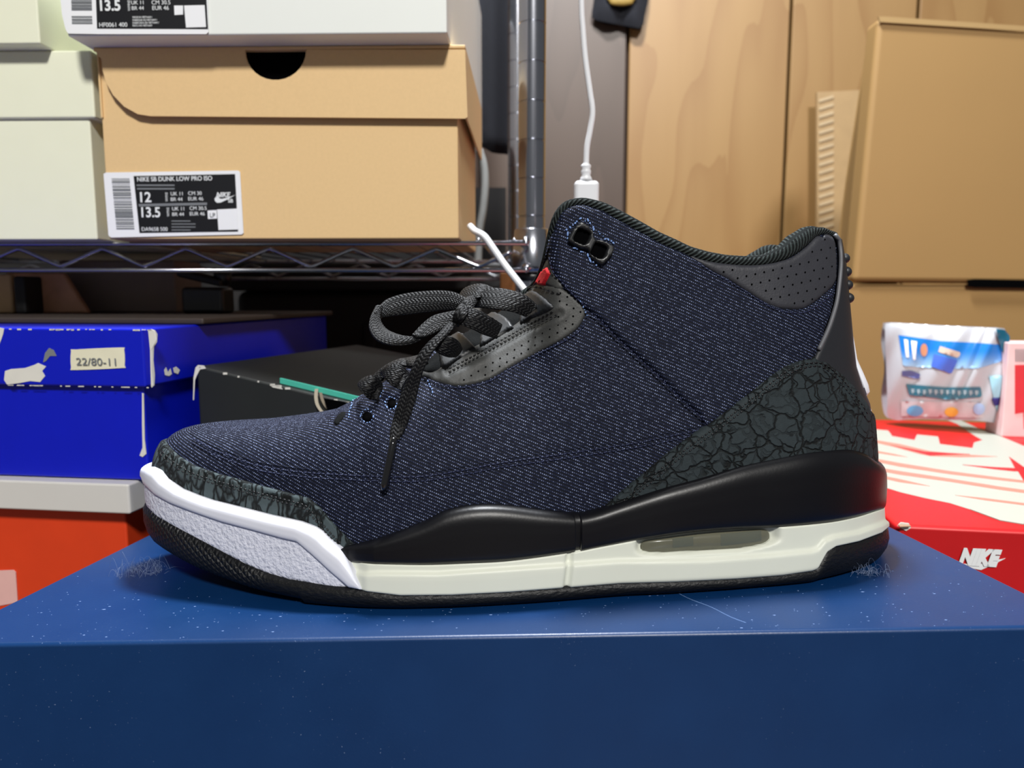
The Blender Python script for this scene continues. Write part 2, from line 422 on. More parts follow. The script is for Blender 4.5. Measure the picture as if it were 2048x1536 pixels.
# --- wrap bands standing on the sole wall
def ringlist(s0, s1, mode, ds=.0016):      # mode 'toe': near s0 .. 1 .. far s0 ; 'heel': near s1 .. 0 .. far s1 ; 'all'
    n = int(abs(s1-s0)/ds)+2; a = np.linspace(s0, s1, n)
    if mode == 'toe': return [(0, s) for s in a]+[(1, s) for s in a[::-1][1:]]
    if mode == 'heel': return [(0, s) for s in a[::-1]]+[(1, s) for s in a[1:]]
    return [(0, s) for s in a]+[(1, s) for s in a[::-1][1:-1]]
def hcurve(curve, off):
    s = np.linspace(0, 1, 701); XY = ctr(0, s)+nrm(0, s)*off
    z = zon(XY, curve); px, _ = proj(np.c_[XY, z]); i0, i1 = np.argmax(px), np.argmin(px)
    z[:i0] = z[i0]; z[i1:] = z[i1]; return s, z, px
def band(name, curve_lo, curve_hi, s0, s1, mode, prof, mat, rows=10, offc=.002, offfun=None, closed=False, inn=.005, tap=.006, **kw):
    sl, zl, _ = hcurve(curve_lo, offc) if not callable(curve_lo) else (sT, curve_lo(sT), 0)
    sh, zh, _ = hcurve(curve_hi, offc) if not callable(curve_hi) else (sT, curve_hi(sT), 0)
    R = ringlist(s0, s1, mode); m = rows+3; V = []; uv = []; arc = 0; prev = None
    for sd, s in R:
        a, b = np.interp(s, sl, zl), np.interp(s, sh, zh); b = max(b, a+1e-5)
        C = ctr(sd, s); n = nrm(sd, s)
        if prev is not None: arc += np.linalg.norm(C-prev)
        prev = C
        t = np.linspace(0, 1, rows+1); z = a+(b-a)*t; o = prof(t)*min(1, (b-a)/tap)
        if offfun is not None:
            Pn = np.c_[ctr(0, s)+nrm(0, s)*offc+np.zeros((rows+1, 2)), z]; px, py = proj(Pn); o = o+offfun(px, py)
        z = np.r_[a, z, b]; o = np.r_[-inn, o, -inn]
        V.append(np.c_[C+n*o[:, None], z]); uv.append(np.c_[np.full(m, arc), z])
    V = np.concatenate(V); uv = np.concatenate(uv)
    Fc = gridf(len(R), m, closed=closed)
    if not closed: Fc += [tuple(range(m)), tuple((len(R)-1)*m+k for k in range(m))[::-1]]
    return fixn(sp(name, V, Fc, mat, uv, **kw))
FOX_TOP = cvs([(660, 1112), (678, 1101), (713, 1094), (757, 1082), (801, 1067), (845, 1050), (889, 1029), (933, 1019), (977, 1016), (1021, 1018), (1079, 1025), (1138, 1031), (1162, 1032), (1197, 1025),
 (1240, 1010), (1317, 984), (1405, 960), (1493, 935), (1581, 917), (1625, 909), (1669, 904), (1713, 901), (1742, 908), (1757, 917), (1775, 930)])
FOX_BOT = cvs([(660, 1122), (697, 1128), (757, 1131), (845, 1133), (933, 1130), (1021, 1125), (1138, 1109), (1200, 1097), (1285, 1081), (1382, 1067), (1472, 1060), (1551, 1057), (1654, 1048), (1715, 1037), (1760, 1023), (1780, 1016)])
MID_BOT = cv([(275, 985), (282, 996), (290, 1017), (308, 1035), (350, 1059), (395, 1083), (440, 1107), (485, 1131), (530, 1150), (575, 1163), (649, 1175), (727, 1182), (801, 1191), (904, 1190), (1021, 1184), (1138, 1175), (1240, 1167),
 (1351, 1164), (1472, 1158), (1563, 1151), (1624, 1142), (1634, 1138), (1642, 1122), (1651, 1105), (1669, 1093), (1715, 1083), (1760, 1066), (1774, 1054), (1785, 1046)])
OUT_BOT = cvs([(276, 1038), (282, 1065), (299, 1092), (329, 1113), (380, 1140), (425, 1157), (470, 1172), (515, 1185), (590, 1200), (640, 1209), (757, 1216), (904, 1215), (1079, 1205), (1240, 1191), (1351, 1187), (1503, 1176), (1624, 1166), (1684, 1157),
 (1730, 1144), (1760, 1116), (1775, 1090), (1785, 1075)])
BUMP_TOP = cv([(275, 934), (290, 936), (305, 943), (320, 960), (350, 981), (380, 994), (410, 1005), (470, 1020), (530, 1035), (590, 1048), (620, 1059), (634, 1068), (649, 1083), (679, 1107), (694, 1128), (727, 1180), (740, 1200)])
BUMP_IN = cv([(280, 958), (284, 972), (305, 993), (335, 1009), (380, 1026), (440, 1047), (500, 1063), (560, 1080), (591, 1087), (619, 1112), (661, 1151), (691, 1176), (705, 1190)])
RIDGE = cv([(690, 1150), (757, 1146), (874, 1147), (1021, 1137), (1123, 1130), (1150, 1128), (1240, 1121), (1291, 1121), (1412, 1119), (1533, 1110), (1624, 1101), (1636, 1096), (1648, 1081), (1666, 1073), (1715, 1064), (1760, 1048), (1785, 1036)])
def s_at(px):      # station of a pixel column on the near wall
    p, _ = proj(np.c_[ctr(0, sT)+nrm(0, sT)*.002, np.full(len(sT), .03)]); i0, i1 = np.argmax(p), np.argmin(p)
    return float(np.interp(-px, -p[i0:i1], sT[i0:i1]))
roundp = lambda lo, mid, hi: (lambda t: np.interp(t, [0, .06, .3, .75, .9, .97, 1], [lo, lo+(mid-lo)*.7, mid, mid, mid*.75+hi*.25, mid*.4+hi*.6, hi]))
# outsole with underside
_, zo, _ = hcurve(OUT_BOT, .000); _ss, zm, _ = hcurve(MID_BOT, .002)
zo = np.maximum(zo, 0); zo = np.where(zo < .0012, 0, zo)
R = ringlist(0, 1, 'all'); V = []; uv = []; arc = 0; prev = None
prof_o = [(-.006, 1.0), (.0012, 1.0), (.0026, .86), (.0030, .6), (.0022, .35), (.0002, .12), (-.003, 0)]
for sd, s in R:
    a, b = np.interp(s, _ss, zo), np.interp(s, _ss, zm)+.0006; C = ctr(sd, s); n = nrm(sd, s)
    if prev is not None: arc += np.linalg.norm(C-prev)
    prev = C; sp_ = spine(sd, s)
    sole_z = max(0, a)
    for k, (o, f) in enumerate(prof_o):
        o2 = o-.003*(1-f)*min(1, a/.02); V.append((*(C+n*o2), a+(b-a)*f)); uv.append((arc, a+(b-a)*f))
    for f in (.25, .55, .85, 1.0):
        q = C+(np.array([sp_[0], sp_[1]])-C)*f; za = np.interp(sp_[0], [-.133, -.10, -.085, .12], [.006, .001, 0, 0]) if sp_[0] < -.08 else 0
        V.append((*q, a*(1-f)+za*f)); uv.append((arc, -f*.03))
fixn(sp('outsole', V, gridf(len(R), 11, closed=True), M['tread'], uv))
# traction notches cut look: small dark lugs along the lower edge
parts = []
for px in list(range(330, 640, 38))+[700, 760, 1351, 1684, 1718]:
    s = s_at(px); a = np.interp(s, _ss, zo); C = ctr(0, s)+nrm(0, s)*(-.0006); n = nrm(0, s); t_ = np.array([-n[1], n[0]])
    h = .0035; V0 = []
    for dz in (a+.0002, a+h):
        for dn in (.0, .0024):
            for dt in (-.0012, .0012): V0.append((*(C+n*dn+t_*dt*(1 if dz < a+.001 else .6)), dz))
    parts.append((V0, [(0, 2, 3, 1), (4, 5, 7, 6), (0, 1, 5, 4), (2, 6, 7, 3), (0, 4, 6, 2), (1, 3, 7, 5)]))
# toe bumper
sb = s_at(733)
_s1, _z1, _ = hcurve(BUMP_IN, .001); _s2, _z2, _ = hcurve(BUMP_TOP, .001)
band('toe_bumper', MID_BOT, lambda s: np.interp(s, _s1, np.minimum(_z1+.0035, _z2-.0015)), sb, 1, 'toe', roundp(.0008, .0014, .0012), M['grain'], rows=12, label='textured white rubber')
def rim_lo(s):
    _s, z1, _ = hcurve(BUMP_IN, .003); _s, z2, _ = hcurve(MID_BOT, .003); return np.interp(s, _s, np.maximum(z1, z2))
_rl = rim_lo(sT)
band('bumper_rim', lambda s: np.interp(s, sT, _rl), BUMP_TOP, sb, 1, 'toe', lambda t: np.interp(t, [0, .04, .12, .3, .6, .8, .92, 1], [.0010, .0020, .0026, .0029, .0028, .0024, .0016, .0]), M['white'], rows=14, inn=.0055, tap=.0012, label='smooth white rubber rim')
# midsole
def midoff(px, py):
    r = np.interp(px, RIDGE[:, 0], RIDGE[:, 1]); o = .0016*(1/(1+np.exp(-(py-r)/1.3)))
    o -= .0016*np.exp(-((px-(1137-(py-1140)*.12))/6.5)**4)
    # recess for the air window
    top = np.interp(px, [1283, 1540], [1076, 1048]); bot = np.interp(px, [1283, 1480, 1552], [1110, 1100, 1088])
    cy = (top+bot)/2; hy = (bot-top)/2*1.12; cx, hx = 1418, 141
    q = (np.abs((px-cx)/hx)**6+np.abs((py-cy)/hy)**4)**(1/4.)
    o -= .0042*(1/(1+np.exp((q-1)/.03)))
    o -= .0026*sstep(-np.asarray(px), -738, -702)
    return o
band('midsole', MID_BOT, FOX_BOT, 0, s_at(690), 'heel', lambda t: np.interp(t, [0, .05, .5, 1], [.0006, .0014, .0014, .0012]), M['cream'], rows=26, offfun=midoff)
# foxing (the glossy black collar above the midsole), front and rear blades
s_gap0, s_gap1 = s_at(1151), s_at(1163)
fprof = lambda t: np.interp(t, [0, .04, .15, .5, .78, .88, .95, 1], [.0006, .0014, .0019, .0022, .0021, .0015, .0005, -.0008])
ff = band('foxing', FOX_BOT, FOX_TOP, s_gap0, s_at(684), 'heel', fprof, M['rubber'], rows=14)
bpy.data.objects.remove(ff)
def fox_side(s0, s1, both):
    return band('foxing', FOX_BOT, FOX_TOP, s0, s1, 'heel', fprof, M['rubber'], rows=16)
fox_side(0, s_gap1, True)
_sa, _sb = s_at(745), s_at(690)
def fsc(s): return float(np.interp(s, [_sa, _sb], [1, .25]))
def band_side(side, s0, s1, prof, name='foxing'):
    sl, zl, _ = hcurve(FOX_BOT, .003); sh, zh, _ = hcurve(FOX_TOP, .003)
    a_ = np.linspace(s0, s1, 240); V = []; rows = 16; m = rows+3
    for s in a_:
        a, b = np.interp(s, sl, zl), np.interp(s, sh, zh); b = max(b, a+1e-5); t = np.linspace(0, 1, rows+1)
        o = (prof(t)+.001)*min(1, (b-a)/.006)*fsc(s)-.001; z = np.r_[a, a+(b-a)*t, b]; o = np.r_[-.005, o, -.005]
        V.append(np.c_[ctr(side, s)+nrm(side, s)*o[:, None], z])
    return fixn(sp(name, np.concatenate(V), gridf(len(a_), m)+[tuple(range(m)), tuple(239*m+k for k in range(m))[::-1]], M['rubber']))
for sd in (0, 1):
    band_side(sd, s_gap0, s_at(672), fprof)
    band_side(sd, s_gap1-.001, s_gap0+.001, lambda t: fprof(t)-.0016, 'foxing_notch')
# air window lens and the air unit behind it
def wallp(px, py, off):
    s = s_at(px); C = ctr(0, s)+nrm(0, s)*off; v = lray(px, py); z = HL+v[2]*(C[1]/v[1]); return np.array([C[0], C[1], z])
win = catmull([(1284, 1094), (1291, 1083), (1330, 1077), (1420, 1066), (1500, 1060), (1538, 1058), (1550, 1066), (1548, 1082), (1530, 1093), (1420, 1101), (1340, 1106), (1292, 1105)], 6, True)
def wincap(name, pts, off, mat, **kw):
    c = pts.mean(0); V = [wallp(*p, off-.0008) for p in pts]+[wallp(*(c+(p-c)*.94), off) for p in pts]+[wallp(*(c+(p-c)*np.array([.6, .2])), off+.0003) for p in pts]
    n = len(pts); Fc = [(i, (i+1) % n, n+(i+1) % n, n+i) for i in range(n)]+[(n+i, n+(i+1) % n, 2*n+(i+1) % n, 2*n+i) for i in range(n)]+[tuple(range(2*n, 3*n))]
    return fixn(sp(name, V, Fc, mat, **kw))
t = NT('air_film'); M['film'] = t.set(lin((150, 150, 130)), .12, Coat_Weight=.8, Alpha=.25)
winc = win.mean(0); win = winc+(win-winc)*np.array([.99, .97])
wincap('air_unit', win, -.0014, pm('air_unit', (74, 73, 60), .25, .15, scale=90), label='grey-green air cushion')
for x0, x1 in ((1350, 1392), (1448, 1530)):
    yt = lambda x: np.interp(x, [1283, 1540], [1081, 1058]); yb = lambda x: np.interp(x, [1283, 1480, 1540], [1103, 1096, 1088])
    P = [(x0, yt(x0)+2), (x1, yt(x1)+2), (x1, yb(x1)-8), (x0, yb(x0)-5)]
    sp('air_chamber', [wallp(*p, -.0010) for p in P], [(0, 1, 2, 3)], pm('air_chamber', (48, 58, 56), .3), smooth=False)
lens = wincap('air_window', win, -.0006, M['film'], label='clear window film')

# --- panels drawn on the body
def inside(P, poly):
    P = np.asarray(P); x, y = P[:, 0], P[:, 1]; r = np.zeros(len(P), bool); j = len(poly)-1
    for i in range(len(poly)):
        xi, yi = poly[i]; xj, yj = poly[j]
        c = ((yi > y) != (yj > y)) & (x < (xj-xi)*(y-yi)/(yj-yi+1e-12)+xi); r ^= c; j = i
    return r
def pdist(P, poly):
    A = poly; B = np.roll(poly, -1, 0); d = np.full(len(P), 1e9)
    for a, b in zip(A, B):
        ab = b-a; t = np.clip(((P-a)@ab)/(ab@ab+1e-12), 0, 1); d = np.minimum(d, np.linalg.norm(P-(a+t[:, None]*ab), axis=1))
    return d
def tri2(poly, step, holes=()):
    poly = resample(poly, step, True); hs = [resample(h, step, True) for h in holes]
    mn, mx = poly.min(0), poly.max(0)
    gx, gy = np.meshgrid(np.arange(mn[0], mx[0], step), np.arange(mn[1], mx[1], step)); gx = gx+(np.arange(gx.shape[0]) % 2)[:, None]*step*.5
    Q = np.c_[gx.ravel(), gy.ravel()]; Q = Q[inside(Q, poly)]
    if len(Q): Q = Q[pdist(Q, poly) > step*.55]
    for h in hs:
        if len(Q): Q = Q[~inside(Q, h)]
        if len(Q): Q = Q[pdist(Q, h) > step*.55]
    loops = [poly]+hs; P = np.vstack(loops+[Q]) if len(Q) else np.vstack(loops); E = []; o = 0
    for L_ in loops:
        n = len(L_); E += [(o+i, o+(i+1) % n) for i in range(n)]; o += n
    r = delaunay_2d_cdt([Vector(p) for p in P], E, [], 0, 1e-4)
    vv = np.array([tuple(q) for q in r[0]]); tr = [t_ for t_ in r[2] if len(t_) == 3]
    cen = np.array([vv[list(t_)].mean(0) for t_ in tr]); ok = inside(cen, poly)
    for h in hs: ok &= ~inside(cen, h)
    return vv, [t_ for t_, k in zip(tr, ok) if k], loops
def panel(name, poly, off, mat, step=5, holes=(), edge=4, sides=(0, 1), smooth_poly=True, n=5, base=-.0006, par=None, label=None, kind=None, dent=None):
    poly = catmull(poly, n, True) if smooth_poly else np.asarray(poly, float)
    vv, tr, loops = tri2(poly, step, holes); d = np.minimum.reduce([pdist(vv, L_) for L_ in loops])
    sv = np.array([pix(*p) for p in vv]); k = np.sqrt(1-(1-np.clip(d/edge, 0, 1))**2)
    o = off*(.35+.65*k)
    if dent is not None: o = o+dent(vv)
    # boundary edges for the skirt
    from collections import Counter
    ec = Counter(); 
    for t_ in tr:
        for a, b in ((0, 1), (1, 2), (2, 0)): ec[tuple(sorted((t_[a], t_[b])))] += 1
    be = [e for e, c in ec.items() if c == 1]; objs = []
    for sd in sides:
        P = S(sd, sv[:, 0], sv[:, 1]); N_ = SN(sd, sv[:, 0], sv[:, 1]); V = P+N_*o[:, None]; V2 = P+N_*base
        nv = len(V); Fc = [tuple(t_) for t_ in tr]+[(a, b, b+nv, a+nv) for a, b in be]
        uv = uvof(sv[:, 0], sv[:, 1], P); ob = fixn2(sp(name, np.vstack([V, V2]), Fc, mat, np.vstack([uv, uv]), par=par, label=label, kind=kind), sd); objs.append(ob)
    return objs
def fixn2(o, side):      # outward means away from the shoe's axis
    me = o.data; bm = bmesh.new(); bm.from_mesh(me); bmesh.ops.recalc_face_normals(bm, faces=bm.faces)
    s_ = 0
    for f in bm.faces:
        if len(f.verts) == 3: s_ += f.normal.y*f.calc_area()
    if (s_ > 0) == (side == 0): bmesh.ops.reverse_faces(bm, faces=bm.faces)
    bm.to_mesh(me); bm.free(); return o
# leather eyestay (perforated) with the fold line
eyestay = [(838, 752), (856, 757), (875, 763), (908, 771), (944, 768), (981, 757), (1017, 736), (1066, 709), (1115, 684), (1150, 661), (1166, 640), (1171, 622), (1158, 604), (1140, 588), (1120, 576), (1100, 570), (1076, 567), (1054, 574), (1048, 604), (1042, 640), (1000, 668), (950, 694), (905, 716), (880, 738), (862, 746), (846, 744)]
def dent_e(P):
    x0, y0, x1, y1 = 898, 748, 1120, 627; t_ = np.clip(((P[:, 0]-x0)*(x1-x0)+(P[:, 1]-y0)*(y1-y0))/((x1-x0)**2+(y1-y0)**2), 0, 1)
    d = np.hypot(P[:, 0]-(x0+t_*(x1-x0)), P[:, 1]-(y0+t_*(y1-y0))); return -.0007*np.exp(-(d/5)**2)+.0005*np.exp(-((d-12)/6)**2)
panel('eyestay', eyestay, .0008, M['leather'], dent=dent_e, step=4, label='perforated grey leather')
panel('tongue_side', [(848, 742), (856, 722), (880, 700), (930, 664), (985, 622), (1035, 586), (1052, 576), (1052, 610), (1046, 648), (1000, 676), (950, 700), (905, 724), (880, 744)], .0004, M['lining'], step=5)
# ankle overlay
ankle = [(1098, 512), (1103, 470), (1115, 438), (1130, 419), (1150, 411), (1170, 411), (1206, 423), (1236, 441), (1275, 462), (1314, 484), (1353, 501), (1384, 516), (1421, 541), (1460, 562), (1517, 598), (1546, 613), (1576, 619), (1605, 617), (1634, 600), (1664, 574),
 (1664, 605), (1655, 640), (1640, 682), (1626, 718), (1590, 735), (1540, 765), (1470, 815), (1410, 858), (1400, 832), (1361, 797), (1317, 752), (1273, 711), (1232, 673), (1197, 637), (1167, 614), (1142, 591), (1122, 571), (1106, 545)]
ap = panel('ankle_panel', ankle, .0016, M['denim'], step=7, edge=5, n=3)
# denim front panel carrying the lower eyelets
vamp = [(696, 826), (706, 800), (720, 768), (742, 752), (790, 742), (848, 750), (842, 775), (838, 800), (836, 830), (820, 850), (760, 846), (712, 838)]
# perforated collar leather
coll = [(1380, 513), (1400, 519), (1421, 524), (1459, 529), (1498, 531), (1537, 528), (1576, 518), (1595, 507), (1615, 491), (1632, 473), (1648, 468), (1664, 476), (1670, 500), (1671, 540), (1667, 568), (1634, 600), (1605, 618), (1576, 620), (1546, 615), (1517, 600), (1460, 563), (1421, 542)]
cp = panel('collar_leather', coll, .0013, M['collar'], step=5, edge=9, label='perforated charcoal leather')
# mudguard and heel counter: bands wrapped over the body
def vcurve(curve, smin, smax, n=241):
    ss = np.linspace(smin, smax, n); vv = np.linspace(0, .97, 220); out = []; pxs = []
    for s in ss:
        P = S(0, np.full(len(vv), s), vv); px, py = proj(P); c = np.interp(px, curve[:, 0], curve[:, 1]); d = py-c
        k = np.where(d < 0)[0]; k = k[0] if len(k) else len(vv)-1
        if k == 0: out.append(0); pxs.append(px[0]); continue
        f = d[k-1]/(d[k-1]-d[k]+1e-12); f = min(max(f, 0), 1); out.append(vv[k-1]+f*(vv[k]-vv[k-1])); pxs.append(px[k])
    return ss, np.array(out), np.array(pxs)
def wrap(name, ss, vtop, mode, off, mat, rows=16, **kw):
    R = ringlist(ss[0], ss[-1], mode, .0018); V = []; uv = []
    for sd, s in R:
        vt = np.interp(s, ss, vtop); t_ = np.linspace(0, 1, rows+1); v = t_*vt
        P = S(sd, np.full(rows+1, s), v); N_ = SN(sd, np.full(rows+1, s), v)
        h = vt*.1; o = off*np.sqrt(1-np.clip((t_-.93)/.07, 0, 1)**2*.9)*min(1, h/.004+.2)
        Q = P+N_*o[:, None]; V.append(np.vstack([Q, P[-1]-N_[-1]*.0006])); uv.append(np.vstack([uvof(np.full(rows+1, s), v, P), uvof(np.array([s]), np.array([vt]), P[-1:])]))
    return fixn(sp(name, np.concatenate(V), gridf(len(R), rows+2), mat, np.concatenate(uv), **kw))
MUD = cv([(300, 868), (320, 872), (333, 884), (341, 895), (359, 912), (395, 933), (440, 948), (485, 960), (530, 973), (575, 984), (619, 996), (640, 1014), (658, 1035), (679, 1059), (700, 1080), (715, 1094), (740, 1112)])
s_, v_, p_ = vcurve(MUD, s_at(728), 1.0); i_ = np.argmin(p_); v_[i_:] = v_[i_]
MUDSV = (s_, v_)
wrap('mudguard', s_, v_, 'toe', .0014, M['elephant_toe'], label='cracked grey leather toe guard')
CNT = cv([(1150, 1062), (1200, 1022), (1218, 1003), (1259, 968), (1288, 945), (1332, 907), (1376, 874), (1420, 842), (1464, 808), (1508, 772), (1537, 748), (1566, 728), (1596, 717), (1625, 714), (1648, 722), (1669, 740), (1692, 766), (1713, 795), (1733, 825), (1748, 845), (1756, 870)])
s_, v_, p_ = vcurve(CNT, 0.0, s_at(1175)); i_ = np.argmax(p_); v_[:i_] = v_[i_]
CNTSV = (s_, v_)
wrap('heel_counter', s_, v_, 'heel', .0030, M['elephant'], rows=22, label='cracked grey leather heel panel')
# heel tab
edge = catmull([(1660, 470), (1668, 478), (1672, 494), (1674, 517), (1673, 546), (1670, 576), (1666, 605), (1658, 634), (1650, 658), (1636, 689), (1622, 718), (1612, 740)], 8)
esv = np.array([pix(*p) for p in edge]); o_ = np.argsort(esv[:, 1]); ev, es = esv[o_, 1], esv[o_, 0]
kk = np.hanning(9); kk /= kk.sum(); es = np.convolve(np.pad(es, 4, 'edge'), kk, 'valid')
tv = np.linspace(.30, .995, 70); V = []; uv = []; nc = 28
for v in tv:
    se = np.interp(v, ev, es); cols = [(0, se*(1-k/nc)) for k in range(nc+1)]+[(1, se*k/nc) for k in range(1, nc+1)]
    for q, (sd, s) in enumerate(cols):
        P = S(sd, np.array([s]), np.array([v]))[0]; N_ = SN(sd, np.array([s]), np.array([v]))[0]
        o = .0006 if q in (0, 2*nc) else .0019; o *= (1 if v < .985 else .6); V.append(P+N_*o); uv.append((P[0], P[2]))
tab = fixn(sp('heel_tab', V, gridf(len(tv), 2*nc+1), M['tab'], uv))
m_ = tab.modifiers.new('solid', 'SOLIDIFY'); m_.thickness = .0012; m_.offset = -1
_vc = pix(1632, 704)[1]
for sd in (0, 1):
    P = np.array([S(sd, np.array([np.interp(v, ev, es)]), np.array([v]))[0]+SN(sd, np.array([np.interp(v, ev, es)]), np.array([v]))[0]*.0016 for v in tv if v > _vc])
    V, Fc = sweep(P, .0009, 8); sp('tab_piping', V, Fc, M['tabedge'], label='light grey edge piping', par=tab) if False else sp('tab_piping', V, Fc, M['tabedge'], label='light grey edge piping')
# nubs on the heel tab
def heelv(py):
    vv = np.linspace(.2, 1, 300); P = S(0, np.full(300, .012), vv); _, y = proj(P); return float(np.interp(-py, -y, vv))
for py in (517, 543, 569, 595):
    v = heelv(py)
    for s0, sd in ((.0, 0), (.016, 0), (.034, 0), (.052, 0), (.016, 1), (.034, 1), (.052, 1)):
        P = S(sd, np.array([s0]), np.array([v]))[0]; N_ = SN(sd, np.array([max(s0, .002)]), np.array([v]))[0]; c = P+N_*.0014
        bm = bmesh.new(); bmesh.ops.create_uvsphere(bm, u_segments=14, v_segments=8, radius=.0024)
        me = bpy.data.meshes.new('nub'); bm.to_mesh(me); bm.free(); me.materials.append(M['tab']); me.shade_smooth()
        o = bpy.data.objects.new('nub', me); COL.objects.link(o); o.parent = shoe; o.location = Vector(c-BASE); o.scale = (1, 1, .95)
# white moulded plate on the back of the heel
def heelplate(name, tab_, mat, label):
    V = []; n = len(tab_); m = 15
    for py, s_h, o in tab_:
        v = heelv(py)
        for k in range(m):
            a = -1+2*k/(m-1); sd = 0 if a < 0 else 1; s = abs(a)*s_h
            P = S(sd, np.array([s]), np.array([v]))[0]; N_ = SN(sd, np.array([max(s, .002)]), np.array([v]))[0]
            V.append(P+N_*(.0014+.72*o*(1-abs(a)**6*.7)))
    ob = fixn(sp(name, V, gridf(n, m), mat, label=label)); q = ob.modifiers.new('s', 'SOLIDIFY'); q.thickness = .0022; q.offset = -1
    q = ob.modifiers.new('b', 'BEVEL'); q.width = .0004; q.segments = 2; return ob
heelplate('heel_emblem', [(646, .012, .0012), (660, .022, .0018), (690, .030, .0022), (718, .034, .0024), (726, .036, .0030), (750, .040, .0040), (775, .040, .0046), (788, .034, .0040), (794, .022, .0028)], M['plate'], 'raised white moulded emblem')
heelplate('heel_emblem', [(806, .018, .0012), (812, .026, .0020), (822, .028, .0022), (830, .026, .0018)], M['plate'], 'small raised white mark')

# --- collar rim and lining
s_front = float(np.interp(-.004, _x[::-1], sT[::-1]))
rs = np.linspace(0, s_front, 150)
pts = []; rad = []
for sd, ss in ((0, rs[::-1]), (1, rs[1:])):
    for s in ss:
        P = S(sd, np.array([s]), np.array([1.0]))[0]; P0 = S(0, np.array([s]), np.array([1.0]))[0]; px, _ = proj(P0)
        r = np.interp(px, [1085, 1110, 1150, 1236, 1353, 1450, 1530, 1565, 1600, 1622, 1642, 1660], [.0015, .0018, .0016, .0025, .0026, .0023, .0022, .0030, .0041, .0036, .0018, .0013])
        q = spine(sd, s); i_v = np.array([q[0]-P[0], q[1]-P[1]]); i_v /= np.linalg.norm(i_v)+1e-9
        if s < .10: i_v = i_v*1.0
        pts.append(P+np.array([i_v[0]*r*.7, i_v[1]*r*.7, r*.62])); rad.append(r)
pts = np.array(pts); rad = np.array(rad)
V, Fc = sweep(pts, rad, 18); L_ = np.r_[0, np.cumsum(np.linalg.norm(np.diff(pts, axis=0), axis=1))]
uv = [(L_[i], k/18*.012) for i in range(len(pts)) for k in range(18)]
sp('collar_rim', V, Fc, M['rope'], uv, label='knitted dark grey padded rim')
V = []
dep = [(0, 0), (.010, .10), (.035, .12), (.07, .08)]
for p, r in zip(pts, rad):
    q = np.array([min(p[0], .10)*.6+.035*.4, yc(p[0])])
    for dz, g in dep:
        xy = p[:2]+(q-p[:2])*g; V.append((*xy, max(.035, p[2]-dz)))
sp('lining', V, gridf(len(pts), 4), M['lining'])
V, Fc = [], []
ins = [ctr(0, s)-nrm(0, s)*.008 for s in np.linspace(0, 1, 60)]+[ctr(1, s)-nrm(1, s)*.008 for s in np.linspace(1, 0, 60)[1:-1]]
sp('insole', [(*p, .03) for p in ins], [tuple(range(len(ins)))], M['lining'])
# tongue rising through the front of the opening
V = []
tc = [(Ly(1040, 600, .325)), (Ly(1078, 556, .325)), (Ly(1093, 520, .325)), (Ly(1108, 470, .325)), (Ly(1128, 428, .325))]
tc = catmull(tc, 6)
for i, p in enumerate(tc):
    hw = .022+.006*i/len(tc)
    for k in range(13):
        a = -1+k/6; V.append((p[0]+.010*abs(a)**2.5, p[1]+a*hw, p[2]-.004*abs(a)**3))
tong = fixn(sp('tongue', V, gridf(len(tc), 13), M['leather'])); q = tong.modifiers.new('s', 'SOLIDIFY'); q.thickness = .005
panel('tongue_side', [(1068, 566), (1080, 548), (1092, 524), (1100, 520), (1112, 548), (1128, 572), (1118, 580), (1098, 572)], .0009, M['leather'], step=4, sides=(0,))
panel('tongue_emblem', [(1075, 568), (1081, 554), (1090, 541), (1099, 534), (1106, 547), (1100, 560), (1093, 572), (1083, 571)], .0018, M['red'], step=2.5, edge=1.5, smooth_poly=False, sides=(0,), label='red embroidered tongue emblem')

panel('emblem_gap', [(1097, 544), (1098, 547), (1087, 569), (1083, 569)], .0021, M['hole'], step=2, edge=1, sides=(0,), smooth_poly=False)
# --- eyelet wings
def circ(cx, cy, rx, ry=None, n=18, a0=0):
    ry = ry or rx; return np.array([(cx+rx*math.cos(2*math.pi*k/n)*math.cos(a0)-ry*math.sin(2*math.pi*k/n)*math.sin(a0), cy+rx*math.cos(2*math.pi*k/n)*math.sin(a0)+ry*math.sin(2*math.pi*k/n)*math.cos(a0)) for k in range(n)])
wing = [(885, 740), (882, 722), (880, 700), (890, 680), (905, 667), (920, 668), (936, 680), (952, 698), (958, 703), (962, 680), (970, 650), (978, 634), (990, 629), (1006, 634), (1020, 644), (1032, 660), (1040, 655),
 (1042, 630), (1050, 600), (1060, 587), (1074, 584), (1090, 593), (1104, 606), (1112, 618), (1080, 636), (1030, 662), (970, 696), (920, 724), (895, 741)]
panel('eyelet_wing', wing, .0022, M['plastic'], step=3.5, edge=3, n=3, label='moulded charcoal lace guard with three holes')
for c in ((905, 698), (988, 657), (1062, 617)):
    panel('eyelet_hole', circ(*c, 15, 17), .0025, M['hole'], step=5, edge=2, smooth_poly=False, sides=(0, 1))
for c, r in (((784, 808), (9, 10)), ((735, 834), (10, 10)), ((755, 782), (8, 9)), ((806, 762), (8, 9))):
    panel('punched_hole', circ(*c, *r), .0007, M['hole'], step=4, edge=1, smooth_poly=False)
panel('vent_slit', [(668, 846), (674, 834), (682, 826), (690, 824), (690, 832), (682, 842), (676, 850)], .0006, M['lining'], step=3, sides=(0,))
